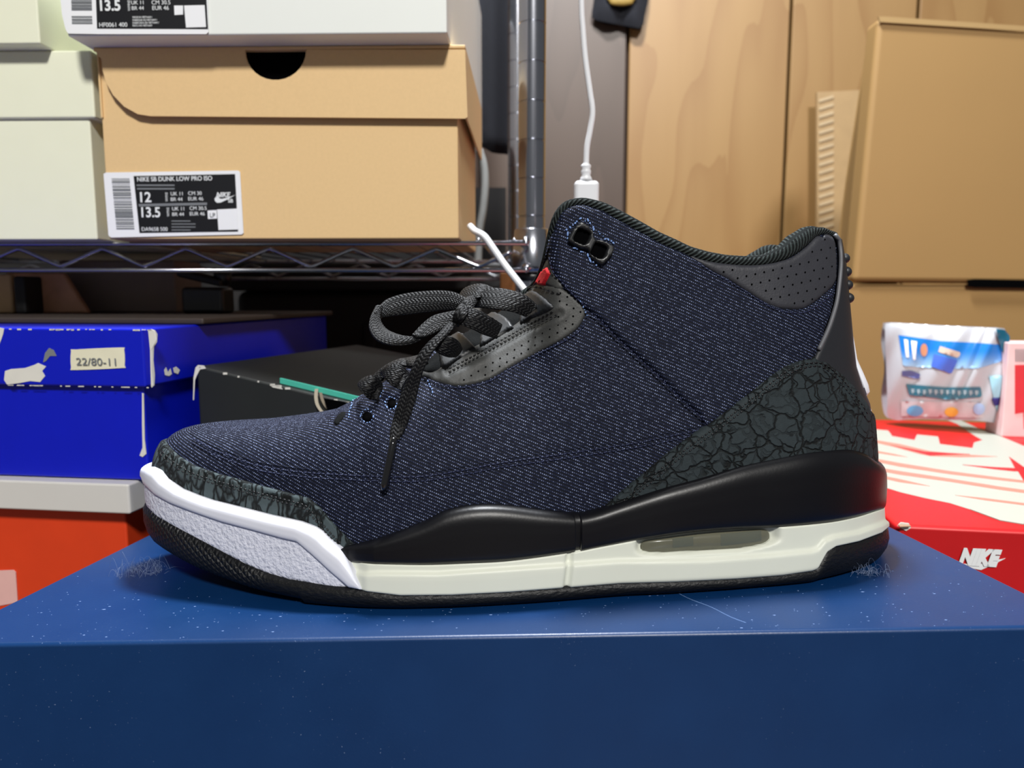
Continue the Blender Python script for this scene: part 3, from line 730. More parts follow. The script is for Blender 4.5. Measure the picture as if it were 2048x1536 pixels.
# ankle lace loop
lo = catmull([(1150, 453), (1161, 446), (1172, 452), (1184, 466), (1188, 480), (1200, 482), (1214, 488), (1226, 497), (1222, 512), (1210, 527), (1200, 534), (1188, 526), (1176, 514), (1173, 503), (1158, 500), (1144, 492), (1132, 482), (1140, 466)], 4, True)
def rsq(cx, cy, r, a):
    out = []
    for k in range(20):
        t_ = 2*math.pi*k/20; x = r*np.sign(math.cos(t_))*abs(math.cos(t_))**.38; y = r*np.sign(math.sin(t_))*abs(math.sin(t_))**.38
        out.append((cx+x*math.cos(a)-y*math.sin(a), cy+x*math.sin(a)+y*math.cos(a)))
    return np.array(out)
h1, h2 = rsq(1161.5, 475.5, 13, .42), rsq(1195, 504, 13, .42)
panel('lace_lock', lo, .0040, M['black'], step=3, edge=2.5, holes=(h1, h2), smooth_poly=False, label='black double-hole lace lock')
panel('lock_recess', lo, .0019, M['hole'], step=6, smooth_poly=False)

# --- stitching and perforations, each joined into one stuff part
def quadcaps(A, B, r):
    d = B-A; L = np.linalg.norm(d)+1e-9; d = d/L; u = np.cross(d, (0, 1, 0)); u /= np.linalg.norm(u)+1e-9; b = np.cross(d, u); V = []
    for t_, rr in ((0, .35), (.25, 1), (.75, 1), (1, .35)):
        for k in range(5):
            a = 2*math.pi*k/5; V.append(A+d*L*t_+rr*r*(math.cos(a)*u+math.sin(a)*b))
    Fc = [(i*5+k, i*5+(k+1) % 5, (i+1)*5+(k+1) % 5, (i+1)*5+k) for i in range(3) for k in range(5)]+[(4, 3, 2, 1, 0), (15, 16, 17, 18, 19)]
    return V, Fc
def stitch(paths, mat, name='stitching', L=6.5, gap=3, r=.00030, off=.0018, sides=(0, 1), jit=0):
    parts = []
    for path, o in paths:
        P = resample(catmull(path, 6), 1.0); i = 0
        while i+L < len(P):
            a = P[i]+rng.normal(0, jit, 2) if jit else P[i]; b = P[int(i+L)]+(rng.normal(0, jit, 2) if jit else 0)
            sa, sb_ = pix(*a), pix(*b)
            for sd in sides:
                A = S(sd, np.array([sa[0]]), np.array([sa[1]]))[0]+SN(sd, np.array([sa[0]]), np.array([sa[1]]))[0]*o
                B = S(sd, np.array([sb_[0]]), np.array([sb_[1]]))[0]+SN(sd, np.array([sb_[0]]), np.array([sb_[1]]))[0]*o
                parts.append(quadcaps(A, B, r))
            i += int(L+gap)
    V, Fc = join(parts); return sp(name, V, Fc, mat, kind='stuff')
def shift(path, dx, dy): return [(x+dx, y+dy) for x, y in path]
cnt_p = [tuple(p) for p in CNT[1:-2]]
mud_p = [tuple(p) for p in MUD[3:-2]]
def inset_path(p, d):
    p = catmull(p, 6); T = np.gradient(p, axis=0); T /= np.linalg.norm(T, axis=1)[:, None]; return [tuple(q) for q in (p+np.stack([-T[:, 1], T[:, 0]], 1)*d)[::6]]
stitch([(inset_path(cnt_p, 13), .0031), (inset_path(cnt_p, 20), .0031), (inset_path(mud_p, 14), .0016), (inset_path(mud_p, 20), .0016)], M['thread'])
stitch([([(898, 748), (960, 715), (1040, 670), (1119, 629)], .0012), ([(900, 741), (962, 708), (1040, 664), (1113, 622)], .0012), ([(1040, 590), (1060, 578), (1078, 575), (1100, 580), (1115, 587), (1126, 590)], .0013)], M['thread'])
seam = [(1407, 852), (1317, 871), (1259, 882), (1200, 891), (1120, 903), (1000, 920), (945, 931), (874, 943), (827, 948), (757, 947), (687, 944), (620, 940), (560, 933), (510, 924), (470, 910), (430, 895), (400, 880), (380, 868)]
panel('seam_ridge', seam+shift(seam[::-1], 0, -2.5), .0005, M['denim'], step=5, edge=2)
stitch([(shift(seam, 0, 6), .0004), (shift(seam, 0, 15), .0004), ([(1412, 850), (1400, 836), (1361, 801), (1317, 756), (1273, 715), (1232, 677), (1197, 641), (1167, 619)], .0018),
 ([(848, 757), (875, 768), (908, 777), (944, 774), (981, 763), (1017, 742), (1066, 715), (1115, 690), (1154, 667), (1172, 644)], .0006),
 ([(1172, 616), (1148, 593), (1128, 571), (1112, 545), (1106, 515)], .0018), ([(1392, 528), (1425, 549), (1464, 570), (1520, 606), (1548, 621), (1578, 627), (1606, 625), (1640, 604), (1660, 585)], .0018)], M['bluethread'], name='seam_stitching', r=.00032, L=7, gap=2)
fr = []
for c, r in (((784, 808), 11), ((735, 834), 12), ((755, 782), 13)): fr.append((circ(*c, r, r+1, 20), .0006))
fr.append((catmull([(698, 838), (700, 826), (708, 800), (718, 772)], 4), .0004)); fr.append(([(855, 762), (862, 775), (866, 790)], .0005)); fr.append(([(1160, 604), (1168, 618), (1172, 634)], .0014))
stitch(fr, M['fray'], name='frayed_edge', L=3, gap=3, r=.00028, jit=1.2)
stitch([(catmull([(1134, 486), (1136, 462), (1152, 444), (1168, 442), (1190, 462), (1204, 476), (1232, 490)], 4), .0020), (catmull([(1146, 497), (1168, 508), (1178, 522), (1192, 534)], 4), .0020)], M['fray'], name='frayed_edge', L=3, gap=4, r=.0004, jit=2.2)
def perf(pts_, off, r, name='perforations'):
    parts = []
    for x, y in pts_:
        s, v = pix(x, y)
        for sd in (0, 1):
            P = S(sd, np.array([s]), np.array([v]))[0]; N_ = SN(sd, np.array([s]), np.array([v]))[0]
            u = np.cross(N_, (0, 0, 1)); u /= np.linalg.norm(u); b = np.cross(N_, u); c = P+N_*off
            parts.append(([c+r*(math.cos(a)*u+math.sin(a)*b) for a in np.linspace(0, 2*math.pi, 7)[:-1]]+[c+N_*.00004], [(k, (k+1) % 6, 6) for k in range(6)]))
    V, Fc = join(parts); sp(name, V, Fc, M['hole'], kind='stuff', smooth=False)
def lattice(poly, a, b, o, inset):
    out = []; poly = catmull(poly, 3, True)
    for i in range(-60, 60):
        for j in range(-60, 60): out.append((o[0]+i*a[0]+j*b[0], o[1]+i*a[1]+j*b[1]))
    out = np.array(out); out = out[inside(out, poly)]; return out[pdist(out, poly) > inset]
pp = lattice(eyestay, (14.5, -8.6), (13.5, 7.2), (1000, 735), 6)
dl = np.abs((pp[:, 0]-898)*(-121)-(pp[:, 1]-748)*222)/math.hypot(222, 121); below = ((pp[:, 1]-748)-(pp[:, 0]-898)*(-121/222)) > 8
perf(pp[(below) | (pp[:, 0] > 1112)], .00092, .00040)
perf(lattice(coll, (17.5, -4.0), (10.5, 16.5), (1500, 570), 8), .00150, .00042)

# --- laces
def ribbon(name, rows_, th=.0011, mat=None, n=7, clampd=.0016, mid=.0006, label=None, par=None):
    E = catmull(np.array(rows_, float), n); A = []; B = []
    for r in E:
        a = r[0:3].copy(); b = r[3:6].copy()
        for q in (a, b):
            h = hity(q[0], q[1])
            if h is not None: q[2] = min(q[2], h-clampd)
        A.append(Ly(*a)); B.append(Ly(*b))
    A = np.array(A); B = np.array(B); m = 7; V = []; uv = []; c = (A+B)/2; Ls = np.r_[0, np.cumsum(np.linalg.norm(np.diff(c, axis=0), axis=1))]
    T = np.gradient(c, axis=0)
    for i in range(len(A)):
        wd = B[i]-A[i]; nn = np.cross(wd, T[i]); nn /= np.linalg.norm(nn)+1e-12
        if nn[1] > 0: nn = -nn
        for k in range(m):
            f = k/(m-1); V.append(A[i]+wd*f+nn*mid*(1-(2*f-1)**2)); uv.append((Ls[i], f*np.linalg.norm(wd)))
    ob = fixn(sp(name, V, gridf(len(A), m), mat or M['lace'], uv, label=label, par=par)); q = ob.modifiers.new('s', 'SOLIDIFY'); q.thickness = th; q.offset = 0
    q = ob.modifiers.new('b', 'BEVEL'); q.width = th*.4; q.segments = 2; return ob
def c2(a, ya, b, yb): return (700+a[0]/4.096, 540+a[1]/4.096, ya, 700+b[0]/4.096, 540+b[1]/4.096, yb)
ribbon('lace_loop', [c2((960, 235), .285, (960, 310), .283), c2((850, 182), .290, (860, 322), .287), c2((700, 170), .294, (720, 336), .291), c2((470, 192), .297, (500, 362), .294), c2((310, 238), .296, (345, 378), .294), c2((235, 300), .291, (262, 392), .290),
 c2((196, 350), .283, (228, 420), .286)], clampd=.001)
ribbon('lace_loop', [c2((215, 300), .288, (262, 300), .290), c2((165, 400), .281, (238, 375), .286), c2((158, 480), .277, (255, 440), .283), c2((215, 570), .274, (310, 500), .279), c2((330, 615), .273, (410, 540), .276), c2((470, 612), .275, (510, 552), .277), c2((600, 560), .279, (590, 535), .280), c2((660, 520), .281, (650, 500), .283)], clampd=.001)
ribbon('lace_loop', [c2((510, 540), .277, (540, 560), .276), c2((590, 450), .282, (620, 548), .278), c2((680, 380), .285, (720, 505), .281), c2((790, 350), .286, (810, 455), .283), c2((900, 330), .286, (910, 400), .284), c2((980, 310), .288, (980, 370), .286)], clampd=.001)
ribbon('lace_crossing', [c2((1545, 300), .292, (1440, 385), .288), c2((1430, 205), .288, (1330, 345), .284), c2((1270, 158), .288, (1200, 325), .283), c2((1130, 150), .291, (1090, 312), .286), c2((1060, 160), .298, (1020, 310), .292)], clampd=.0035)
ribbon('lace_crossing', [c2((1180, 155), .294, (1100, 230), .290), c2((1090, 120), .295, (1040, 235), .288), c2((1000, 128), .300, (970, 255), .290), c2((930, 165), .306, (930, 300), .292), c2((890, 230), .312, (900, 320), .298)], clampd=.001)
ribbon('lace_crossing', [c2((1245, 445), .288, (1185, 560), .286), c2((1140, 380), .283, (1090, 530), .281), c2((1050, 328), .280, (1010, 490), .279), c2((985, 318), .281, (920, 455), .279), c2((920, 350), .285, (870, 445), .282)], clampd=.0035)
ribbon('lace_crossing', [c2((915, 640), .286, (860, 712), .284), c2((885, 580), .280, (790, 710), .279), c2((830, 545), .277, (720, 680), .277), c2((770, 540), .278, (690, 640), .278), c2((730, 565), .281, (695, 600), .281)], clampd=.0035)
ribbon('lace_crossing', [c2((268, 970), .292, (225, 1065), .290), c2((240, 900), .288, (160, 1060), .286), c2((190, 868), .286, (105, 1010), .284), c2((120, 890), .290, (80, 960), .288), c2((95, 920), .296, (75, 950), .295)], clampd=.0035)
ribbon('lace_crossing', [c2((490, 860), .290, (420, 985), .288), c2((430, 795), .287, (360, 960), .284), c2((350, 778), .288, (300, 900), .286), c2((280, 810), .294, (262, 850), .293)], clampd=.0035)
ribbon('lace_crossing', [c2((180, 880), .310, (260, 910), .305), c2((290, 790), .310, (330, 830), .305), c2((400, 738), .310, (430, 790), .305), c2((490, 722), .312, (520, 790), .306), c2((620, 690), .314, (640, 760), .306)], clampd=.002)
for k, (cx, cy, y) in enumerate(((950, 300, .284), (905, 350, .281))):      # the knot
    ribbon('lace_knot', [c2((cx+50, cy-85), y+.006, (cx+95, cy-40), y+.006), c2((cx-10, cy-60), y, (cx+60, cy+10), y-.002), c2((cx-50, cy+10), y-.001, (cx+20, cy+70), y-.003), c2((cx-60, cy+70), y+.004, (cx-10, cy+110), y+.003)], clampd=.001)
le = ribbon('lace_end', [c2((800, 440), .282, (880, 450), .281), c2((730, 520), .277, (790, 545), .276), c2((640, 600), .275, (705, 640), .273), c2((560, 700), .274, (650, 725), .272), c2((500, 830), .274, (600, 830), .272), c2((450, 950), .275, (565, 960), .273), c2((405, 1060), .275, (535, 1080), .273),
 c2((365, 1190), .275, (490, 1210), .273), c2((335, 1300), .275, (440, 1330), .273), c2((325, 1375), .2735, (400, 1395), .2735)], clampd=.0022)
pa, pb = (788, 876), (767, 980)
ag = [Ly(pa[0]+(pb[0]-pa[0])*k/8, pa[1]+(pb[1]-pa[1])*k/8, min(.272, (hity(pa[0]+(pb[0]-pa[0])*k/8, pa[1]+(pb[1]-pa[1])*k/8) or .28)-.0028)) for k in range(9)]
V, Fc = sweep(ag, [.00150]+[.00145]*7+[.0013], 12); sp('aglet', V, Fc, M['aglet'], par=None).parent = le
V, Fc = join(parts); 

#@FGBOX
# ------------------------------------------------------------------ blue shoebox under the shoe (tilted lid over a level body)
def mat_bluecard():
    t = NT('blue_card'); o = t.obj()
    nz = t.noise(45, 4, o); sp_ = t.ramp(t.noise(1400, 1, o), .72, .80); st = t.ramp(t.noise(16, 3, o), .45, .7)
    f = t.math('MULTIPLY', sp_, t.math('MULTIPLY', st, .5))
    g = t.n('ShaderNodeNewGeometry')
    c = t.mix(nz, lin((3, 41, 84)), lin((5, 48, 95))); c = t.mix(f, c, lin((170, 190, 225)))
    t.bump(t.noise(1200, 2, o), .00003)
    return t.set(c, t.math('ADD', t.math('MULTIPLY', nz, .14), .30), Specular_IOR_Level=.42)
M['bluecard'] = mat_bluecard()
LX0, LX1, LY0, LY1 = -.2033, .1803, .2385, .478
fb = empty('shoebox'); fb.matrix_world = ML@Matrix.Translation((0, .36, 0))
tag(fb, 'large blue shoebox in the foreground carrying the denim sneaker', 'box')
V, Fc = boxv(LX0, LX1, LY0, LY1, -.088, 0); bevel(mk('lid', V, Fc, M['bluecard'], fb, (0, .36, 0)), .0016, 3)
bw = empty('x')
# inner body, level with the table
Mi = (ML@Matrix.Translation((0, .36, 0))).inverted()
def Linv(P): return [tuple(Mi@Vector(p)) for p in P]
cor = [ML@Vector(p) for p in ((LX0+.004, LY0+.004, -.03), (LX1-.004, LY0+.004, -.03), (LX1-.004, LY1-.004, -.03), (LX0+.004, LY1-.004, -.03))]
V = [(c.x, c.y, 0.0005) for c in cor]+[(c.x, c.y, c.z) for c in cor]
Fc = [(3, 2, 1, 0), (4, 5, 6, 7), (0, 1, 5, 4), (1, 2, 6, 5), (2, 3, 7, 6), (3, 0, 4, 7)]
mk('box_body', Linv(V), Fc, M['bluecard'], fb)
bpy.data.objects.remove(bw)
P = [Lz(1358+(1492-1358)*k/20, 1187+(1246-1187)*k/20+1.2*math.sin(k*.5), .00002) for k in range(21)]
V, Fc = sweep(P, .00007, 4); mk('scratch', V, Fc, pm('scratch_pale', (120, 150, 200), .6), fb, (0, .36, 0))['label'] = 'fine pale scratch'
parts = []
for k in range(420):
    x, y = rng.uniform(LX0+.004, LX1-.004), LY0+.002+abs(rng.normal(0, .045)); r = abs(rng.normal(0, .00012))+.00006
    if y > LY1-.01: continue
    parts.append(([(x-r*rng.uniform(1, 3), y, .00003), (x, y-r, .00003), (x+r*rng.uniform(1, 2), y, .00003), (x, y+r, .00003), (x, y, .0001)], [(0, 1, 4), (1, 2, 4), (2, 3, 4), (3, 0, 4)]))
V, Fc = join(parts); mk('dust', V, Fc, pm('dust_pale', (110, 135, 180), .8), fb, (0, .36, 0))['kind'] = 'stuff'
# lint on the lid
def lint(name, cx, cy, n, spread, label):
    parts = []; c = Lz(cx, cy)
    for i in range(n):
        p = c+np.array([rng.normal(0, spread), rng.normal(0, spread*.6), .0006]); d = rng.uniform(0, 2*math.pi); P = []
        L_ = rng.uniform(.4, 1.2)*spread*1.3; cu = rng.normal(0, 1.5); lift = rng.uniform(0, 3)
        for k in range(10):
            t_ = k/9; P.append(p.copy()); d += cu*.22; p = p+np.array([math.cos(d)*L_/9, math.sin(d)*L_/9, lift*L_/9*math.cos(t_*3.1)])
        P = np.array(P); P[:, 2] = np.maximum(P[:, 2], .0003); parts.append(sweep(P, .000035, 3))
    V, Fc = join(parts); o = mk(name, V, Fc, pm('lint_fibre', (120, 135, 165), .8), None, c); o.matrix_world = ML@Matrix.Translation(Vector(c)); return tag(o, label, 'lint', kind='stuff')
lint('lint', 285, 1150, 70, .0055, 'wispy white lint clump on the blue lid beside the toe')
lint('lint', 1735, 1150, 55, .0036, 'small white lint clump on the blue lid under the heel')
#@BACKGROUND
# ------------------------------------------------------------------ room: floor-level tabletop and plank wall
def planks_mat(name, a, b, ring):
    t = NT(name); o = t.obj((1, 1, .08)); nz = t.noise(26, 5, o); o2 = t.obj((1, 1, .22))
    n2 = t.noise(7, 2, o2); wv = t.math('FRACT', t.math('MULTIPLY', t.math('ADD', n2, t.math('MULTIPLY', nz, .06)), 7))
    wv = t.math('POWER', wv, 3)
    c = t.mix(nz, lin(a), lin(b)); c = t.mix(t.math('MULTIPLY', wv, .45), c, lin(ring))
    return t.set(c, .45)
PW_ = planks_mat('pine_plank', (150, 118, 72), (136, 103, 60), (120, 82, 38))
PD_ = planks_mat('brown_plank', (78, 62, 52), (68, 54, 45), (58, 44, 35))
DARK = pm('dark_gap', (48, 34, 26), .9)
YW = 1.15
def W0(px, y): return W(px, 591, y)[0]
wall = mk('wall_back', *boxv(-1.6, 1.5, YW+.012, YW+.03, -.3, 1.3), DARK); wall['kind'] = 'structure'
edges_ = [(-520, 0), (-260, 0), (0, 0), (240, 0), (480, 0), (720, 0), (960, 0), (1247, 0), (1559, .0), (1802, 0), (2110, 0), (2400, 0)]
for i in range(len(edges_)-1):
    a, b = W0(edges_[i][0], YW), W0(edges_[i+1][0], YW)
    o = mk('plank', *boxv(a+.0022, b-.0022, YW, YW+.011, -.3, 1.3), PW_ if edges_[i][0] >= 1247 else PD_, wall); bevel(o, .0018, 2)
fl = mk('floor', *boxv(-1.6, 1.5, -.6, YW+.012, -.03, 0), pm('tabletop', (66, 52, 42), .5)); fl['kind'] = 'structure'
# ------------------------------------------------------------------ box helpers
def yawbox(name, label, cat, corner, yaw, w_, dep, z0, z1, lidh, mbody, mlid, side='R', lo=.0022, bev=.0014, group=None):
    """corner = front corner on plan; w_ runs to the left ('R' corner given) or to the right"""
    ax = np.array([math.cos(yaw), math.sin(yaw)]); e = empty(name)
    cx = np.array(corner)+(ax*(-w_/2 if side == 'R' else w_/2))+np.array([-math.sin(yaw), math.cos(yaw)])*dep/2
    e.location = (cx[0], cx[1], z0); e.rotation_euler = (0, 0, yaw); tag(e, label, cat, group)
    b_ = mk('box_body', *boxv(-w_/2+lo, w_/2-lo, -dep/2+lo, dep/2-lo, 0, (z1-z0)-(.002 if lidh else 0)), mbody, e); bevel(b_, bev, 2)
    if lidh:
        l_ = mk('lid', *boxv(-w_/2, w_/2, -dep/2, dep/2, (z1-z0)-lidh, z1-z0), mlid, e); bevel(l_, bev, 2)
    return e
def dec(name, pts, P0, nr, mat, parent, lift=.0003, kind=None, label=None):
    """flat printed shape or sticker on a plane of the room: pixel polygon -> plane through P0 with normal nr"""
    nr = np.array(nr, float); nr /= np.linalg.norm(nr); V = []
    for px, py in pts:
        d = wray(px, py); o = np.array([0, 0, HW]); t_ = ((np.array(P0)+nr*lift-o)@nr)/(d@nr); V.append(o+d*t_)
    mi = parent.matrix_basis.inverted(); n = len(V); V2 = [tuple(mi@Vector(v)) for v in V]+[tuple(mi@Vector(v-nr*lift*.8)) for v in V]
    o = mk(name, V2, [tuple(range(n)), tuple(range(2*n-1, n-1, -1))]+[(i, i+n, (i+1) % n+n, (i+1) % n) for i in range(n)], mat, parent)
    fixn(o)
    if kind: o['kind'] = kind
    if label: o['label'] = label
    return o
def decs(name, polys, P0, nr, mat, parent, lift=.0003):      # several flat marks as one printed part
    nr = np.array(nr, float); nr /= np.linalg.norm(nr); V = []; Fc = []; mi = parent.matrix_basis.inverted()
    for pts in polys:
        b = len(V)
        for px, py in pts:
            d = wray(px, py); o = np.array([0, 0, HW]); t_ = ((np.array(P0)+nr*lift-o)@nr)/(d@nr); V.append(tuple(mi@Vector(o+d*t_)))
        Fc.append(tuple(range(b, len(V))))
    return mk(name, V, Fc, mat, parent)
def rect(x0, y0, x1, y1, sk=0): return [(x0, y0), (x1, y0), (x1+sk, y1), (x0+sk, y1)]
def tomesh(o):
    me = bpy.data.meshes.new_from_object(o); me.name = 'lettering'; n_ = o.name; p_, mb = o.parent, o.matrix_basis.copy(); bpy.data.objects.remove(o)
    q = bpy.data.objects.new('lettering', me); COL.objects.link(q); q.parent = p_; q.matrix_basis = mb; return q
def text(s, px, py, cap, y, mat, parent, rot=0, sx=1, shear=0, bold=0, name='lettering', lift=.0006, tall=None):
    c = bpy.data.curves.new(name, 'FONT'); c.body = s; c.size = cap/.70*y/F; c.extrude = .0001; c.shear = shear; c.offset = bold*c.size; c.materials.append(mat)
    o = bpy.data.objects.new(name, c); COL.objects.link(o); o.parent = parent
    m = Matrix.Translation(Vector(W(px, py, y-lift)))@Matrix.Rotation(math.pi/2, 4, 'X')@Matrix.Rotation(rot, 4, 'Z')@Matrix.Diagonal((sx, 1, 1, 1))
    o.matrix_basis = parent.matrix_basis.inverted()@m; return tomesh(o)
FR = (0, -1, 0)
M['kraft'] = pm('kraft_card', (226, 192, 140), .62, .05, scale=500)
M['sage'] = pm('pale_sage_card', (234, 236, 212), .6, .02)
M['sage_d'] = pm('sage_card', (112, 110, 72), .6, .03)
M['whitecard'] = pm('white_card', (232, 236, 232), .5, .015)
M['labelw'] = pm('label_white', (240, 242, 246), .4, .01)
M['ink'] = pm('label_black', (16, 17, 22), .4, .02)
M['inkw'] = pm('print_white', (232, 236, 238), .5, .01)
M['inkg'] = pm('print_grey', (120, 124, 128), .5, .02)
M['chrome'] = pm('chrome', (172, 174, 182), .2, .02, Metallic=1)
M['blk'] = pm('black_card', (14, 14, 17), .6)
# ------------------------------------------------------------------ shoeboxes on the wire shelf
zs = W(500, 478, .48)[2]           # top of the shelf deck
YB = .48
# kraft box
xl, xr = W(207, 300, YB)[0], W(916, 300, YB)[0]; zt = W(500, 98, YB)[2]
kb = empty('shoebox', ((xl+xr)/2, YB+.16, zs)); tag(kb, 'brown kraft shoebox with a half-moon thumb hole on the wire shelf', 'box')
cx, cy_ = (xl+xr)/2, YB+.16
bevel(mk('box_body', *boxv(xl, xr, YB, YB+.15, zs, zt-.001), M['kraft'], kb, kb.location), .001, 2)
lx0, lx1 = W(191, 150, YB-.004)[0], W(931, 150, YB-.004)[0]
bevel(mk('lid', *boxv(lx0, lx1, YB-.0050, YB+.152, zt-.0022, zt), M['kraft'], kb, kb.location), .0006, 2)
# front flap with a rounded corner and a thumb hole
fl_ = [(191, 99), (490, 99)]+[(551+61*math.cos(a), 101+59*math.sin(a)) for a in np.linspace(math.pi, 0, 16)]+[(615, 99), (930, 99), (935, 234), (930, 237)]+[(300, 232), (275, 228), (248, 213), (226, 190), (212, 165), (205, 140), (204, 120), (195, 110)]
yv = YB-.0052
def flat(name, pts, y0, y1, mat, par):
    A = [W(x, y, y0) for x, y in pts]; n = len(A); V = A+[a+np.array([0, y1-y0, 0]) for a in A]
    o = fixn(mk(name, V, [tuple(range(n)), tuple(range(2*n-1, n-1, -1))]+[(i, i+n, (i+1) % n+n, (i+1) % n) for i in range(n)], mat, par, par.location)); return o
flat('lid_flap', fl_, yv, yv+.0014, M['kraft'], kb)
flat('thumb_hole', [(485, 103), (617, 103), (612, 150), (551, 170), (492, 150)], YB-.0007, YB-.0002, M['hole'], kb)
sidef = [(931, 100), (937, 108), (941, 200), (942, 228), (936, 237)]
for sx_, nm in ((1, 'lid_side'), (-1, 'lid_side')):
    x_ = lx1 if sx_ > 0 else lx0
    bevel(mk(nm, *boxv(min(x_, x_-sx_*.0014), max(x_, x_-sx_*.0014), YB-.0015, YB+.152, W(500, 235, YB)[2], zt-.001), M['kraft'], kb, kb.location), .0005, 2)
# kraft box label
st = flat('label', [(207, 348), (212, 345), (476, 341), (480, 344), (487, 466), (483, 469), (222, 475), (217, 471)], YB-.0010, YB-.0006, M['labelw'], kb)
dec('label_panel', [(267, 352), (470, 348), (476, 463), (279, 466)], (0, YB-.001, 0), FR, M['ink'], kb, .0002)
def bars(x0, x1, y0, y1, dx, seed, n=34):
    r = random.Random(seed); out = []; y = y0
    while y < y1-1:
        h = r.choice([.7, 1.2, 2.0, 2.8]); f = (y-y0)/(y1-y0); out.append([(x0+dx*f, y), (x1+dx*f, y), (x1+dx*f, min(y1, y+h)), (x0+dx*f, min(y1, y+h))]); y += h+r.choice([.9, 1.4, 2.2])
    return out
decs('barcode', bars(223, 259, 357, 459, 10, 3), (0, YB-.001, 0), FR, M['inkg'], kb, .0003)['kind'] = 'stuff'
ky = YB-.001
def T(s, x, y, cap, par=kb, yy=ky, **k): return text(s, x, y, cap, yy, M['inkw'], par, **k)
T('NIKE SB DUNK LOW PRO ISO', 274, 363, 8.5, sx=.93, rot=.012, bold=.012)
T('12', 276, 404, 19, sx=1.0, bold=.02); T('13.5', 279, 434, 19, sx=.92, bold=.02)
T('UK 11', 341, 391, 7); T('BR 44', 341, 402, 7); T('CM 30', 376, 390, 7); T('EUR 46', 376, 401, 7)
T('UK 11', 344, 421, 7); T('BR 44', 344, 432, 7); T('CM 30.5', 379, 420, 7); T('EUR 46', 379, 431, 7)
T('WMNS', 336, 403, 5, rot=1.57, sx=.8); T('WMNS', 339, 433, 5, rot=1.57, sx=.8)
T('DA9658 500', 283, 462, 7.5, sx=.95)
T('NIKE', 432, 394, 9, shear=.3, sx=.95, bold=.03); T('SB', 456, 405, 7, bold=.02)
def swoosh(x, y, w_, h): 
    q = [(0, .55), (.02, .8), (.12, .98), (.3, .95), (.6, .66), (1, .18), (.62, .46), (.36, .58), (.24, .55), (.2, .38), (.26, .2), (.1, .32)]
    return [(x+a*w_, y+b*h) for a, b in q]
dec('emblem', swoosh(429, 386, 42, 20), (0, ky, 0), FR, M['inkw'], kb, .0004)
dec('label_rule', [(277, 408), (414, 405), (414, 410), (278, 413)], (0, ky, 0), FR, M['inkg'], kb, .0003)
decs('fine_print', [rect(273, 369, 349, 372), rect(274, 376, 349, 379)]+[rect(343, 441+i*6, 381+(10 if i in (1, 2) else 0), 443+i*6) for i in range(4)], (0, ky, 0), FR, M['inkg'], kb, .0003)
dec('blank_patch', [(434, 419), (475, 417), (477, 459), (437, 460)], (0, ky, 0), FR, M['labelw'], kb, .0004)
dec('blank_patch', [(415, 421), (433, 420), (434, 437), (416, 438)], (0, ky, 0), FR, M['labelw'], kb, .0004)
text('LP', 419, 434, 8, ky, M['inkg'], kb, lift=.0009)
# white box on top of it
YW2 = .4555
wx0, wx1 = W(133, 50, YW2)[0], W(894, 50, YW2)[0]; wz = zt+.0002
wb = empty('shoebox', ((wx0+wx1)/2, YW2+.16, wz)); tag(wb, 'white shoebox lying on top of the brown kraft shoebox', 'box')
ob = mk('box_body', *boxv(wx0, wx1, YW2, YW2+.32, wz, wz+.125), M['whitecard'], wb, wb.location); bevel(ob, .0012, 2)
for v_i in ob.data.vertices:      # the base is a touch narrower at the back left
    pass
wy = YW2-.0008
flat('label', [(121, -60), (121, 0), (124, 30), (131, 58), (136, 67), (200, 68), (412, 68), (417, 64), (414, -60)], wy, wy+.0004, M['labelw'], wb)
dec('label_panel', [(190, -50), (410, -50), (416, 58), (194, 57)], (0, wy, 0), FR, M['ink'], wb, .0002)
decs('barcode', bars(141, 182, -40, 22, 2, 5)+bars(143, 184, 32, 50, 1, 9), (0, wy, 0), FR, M['inkg'], wb, .0003)['kind'] = 'stuff'
def T2(s, x, y, cap, **k): return text(s, x, y, cap, wy, M['inkw'], wb, **k)
T2('13.5', 196, 21, 19, bold=.03, sx=.96); T2('UK 11', 262, 9, 7); T2('BR 44', 263, 20, 7); T2('CM 30.5', 303, 9, 7.5); T2('EUR 46', 304, 20, 7.5)
T2('WMNS', 261, 22, 5, rot=1.57, sx=.9); T2('HF0061 400', 198, 54, 8, sx=.98)
T2('12', 196, -12, 19, bold=.03)
for k_i, s_ in enumerate(('MADE IN VIETNAM /', 'FABRIQUE AU VIETNAM /', 'FABRICADO EN VIETNAM /', 'FEITO NO VIETNAM')): T2(s_, 265, 36.5+k_i*5.6, 3.6, sx=.83)
dec('blank_patch', [(368, 11), (409, 10), (412, 54), (372, 55)], (0, wy, 0), FR, M['labelw'], wb, .0004)
dec('blank_patch', [(348, 11), (366, 11), (366, 29), (349, 30)], (0, wy, 0), FR, M['labelw'], wb, .0004)
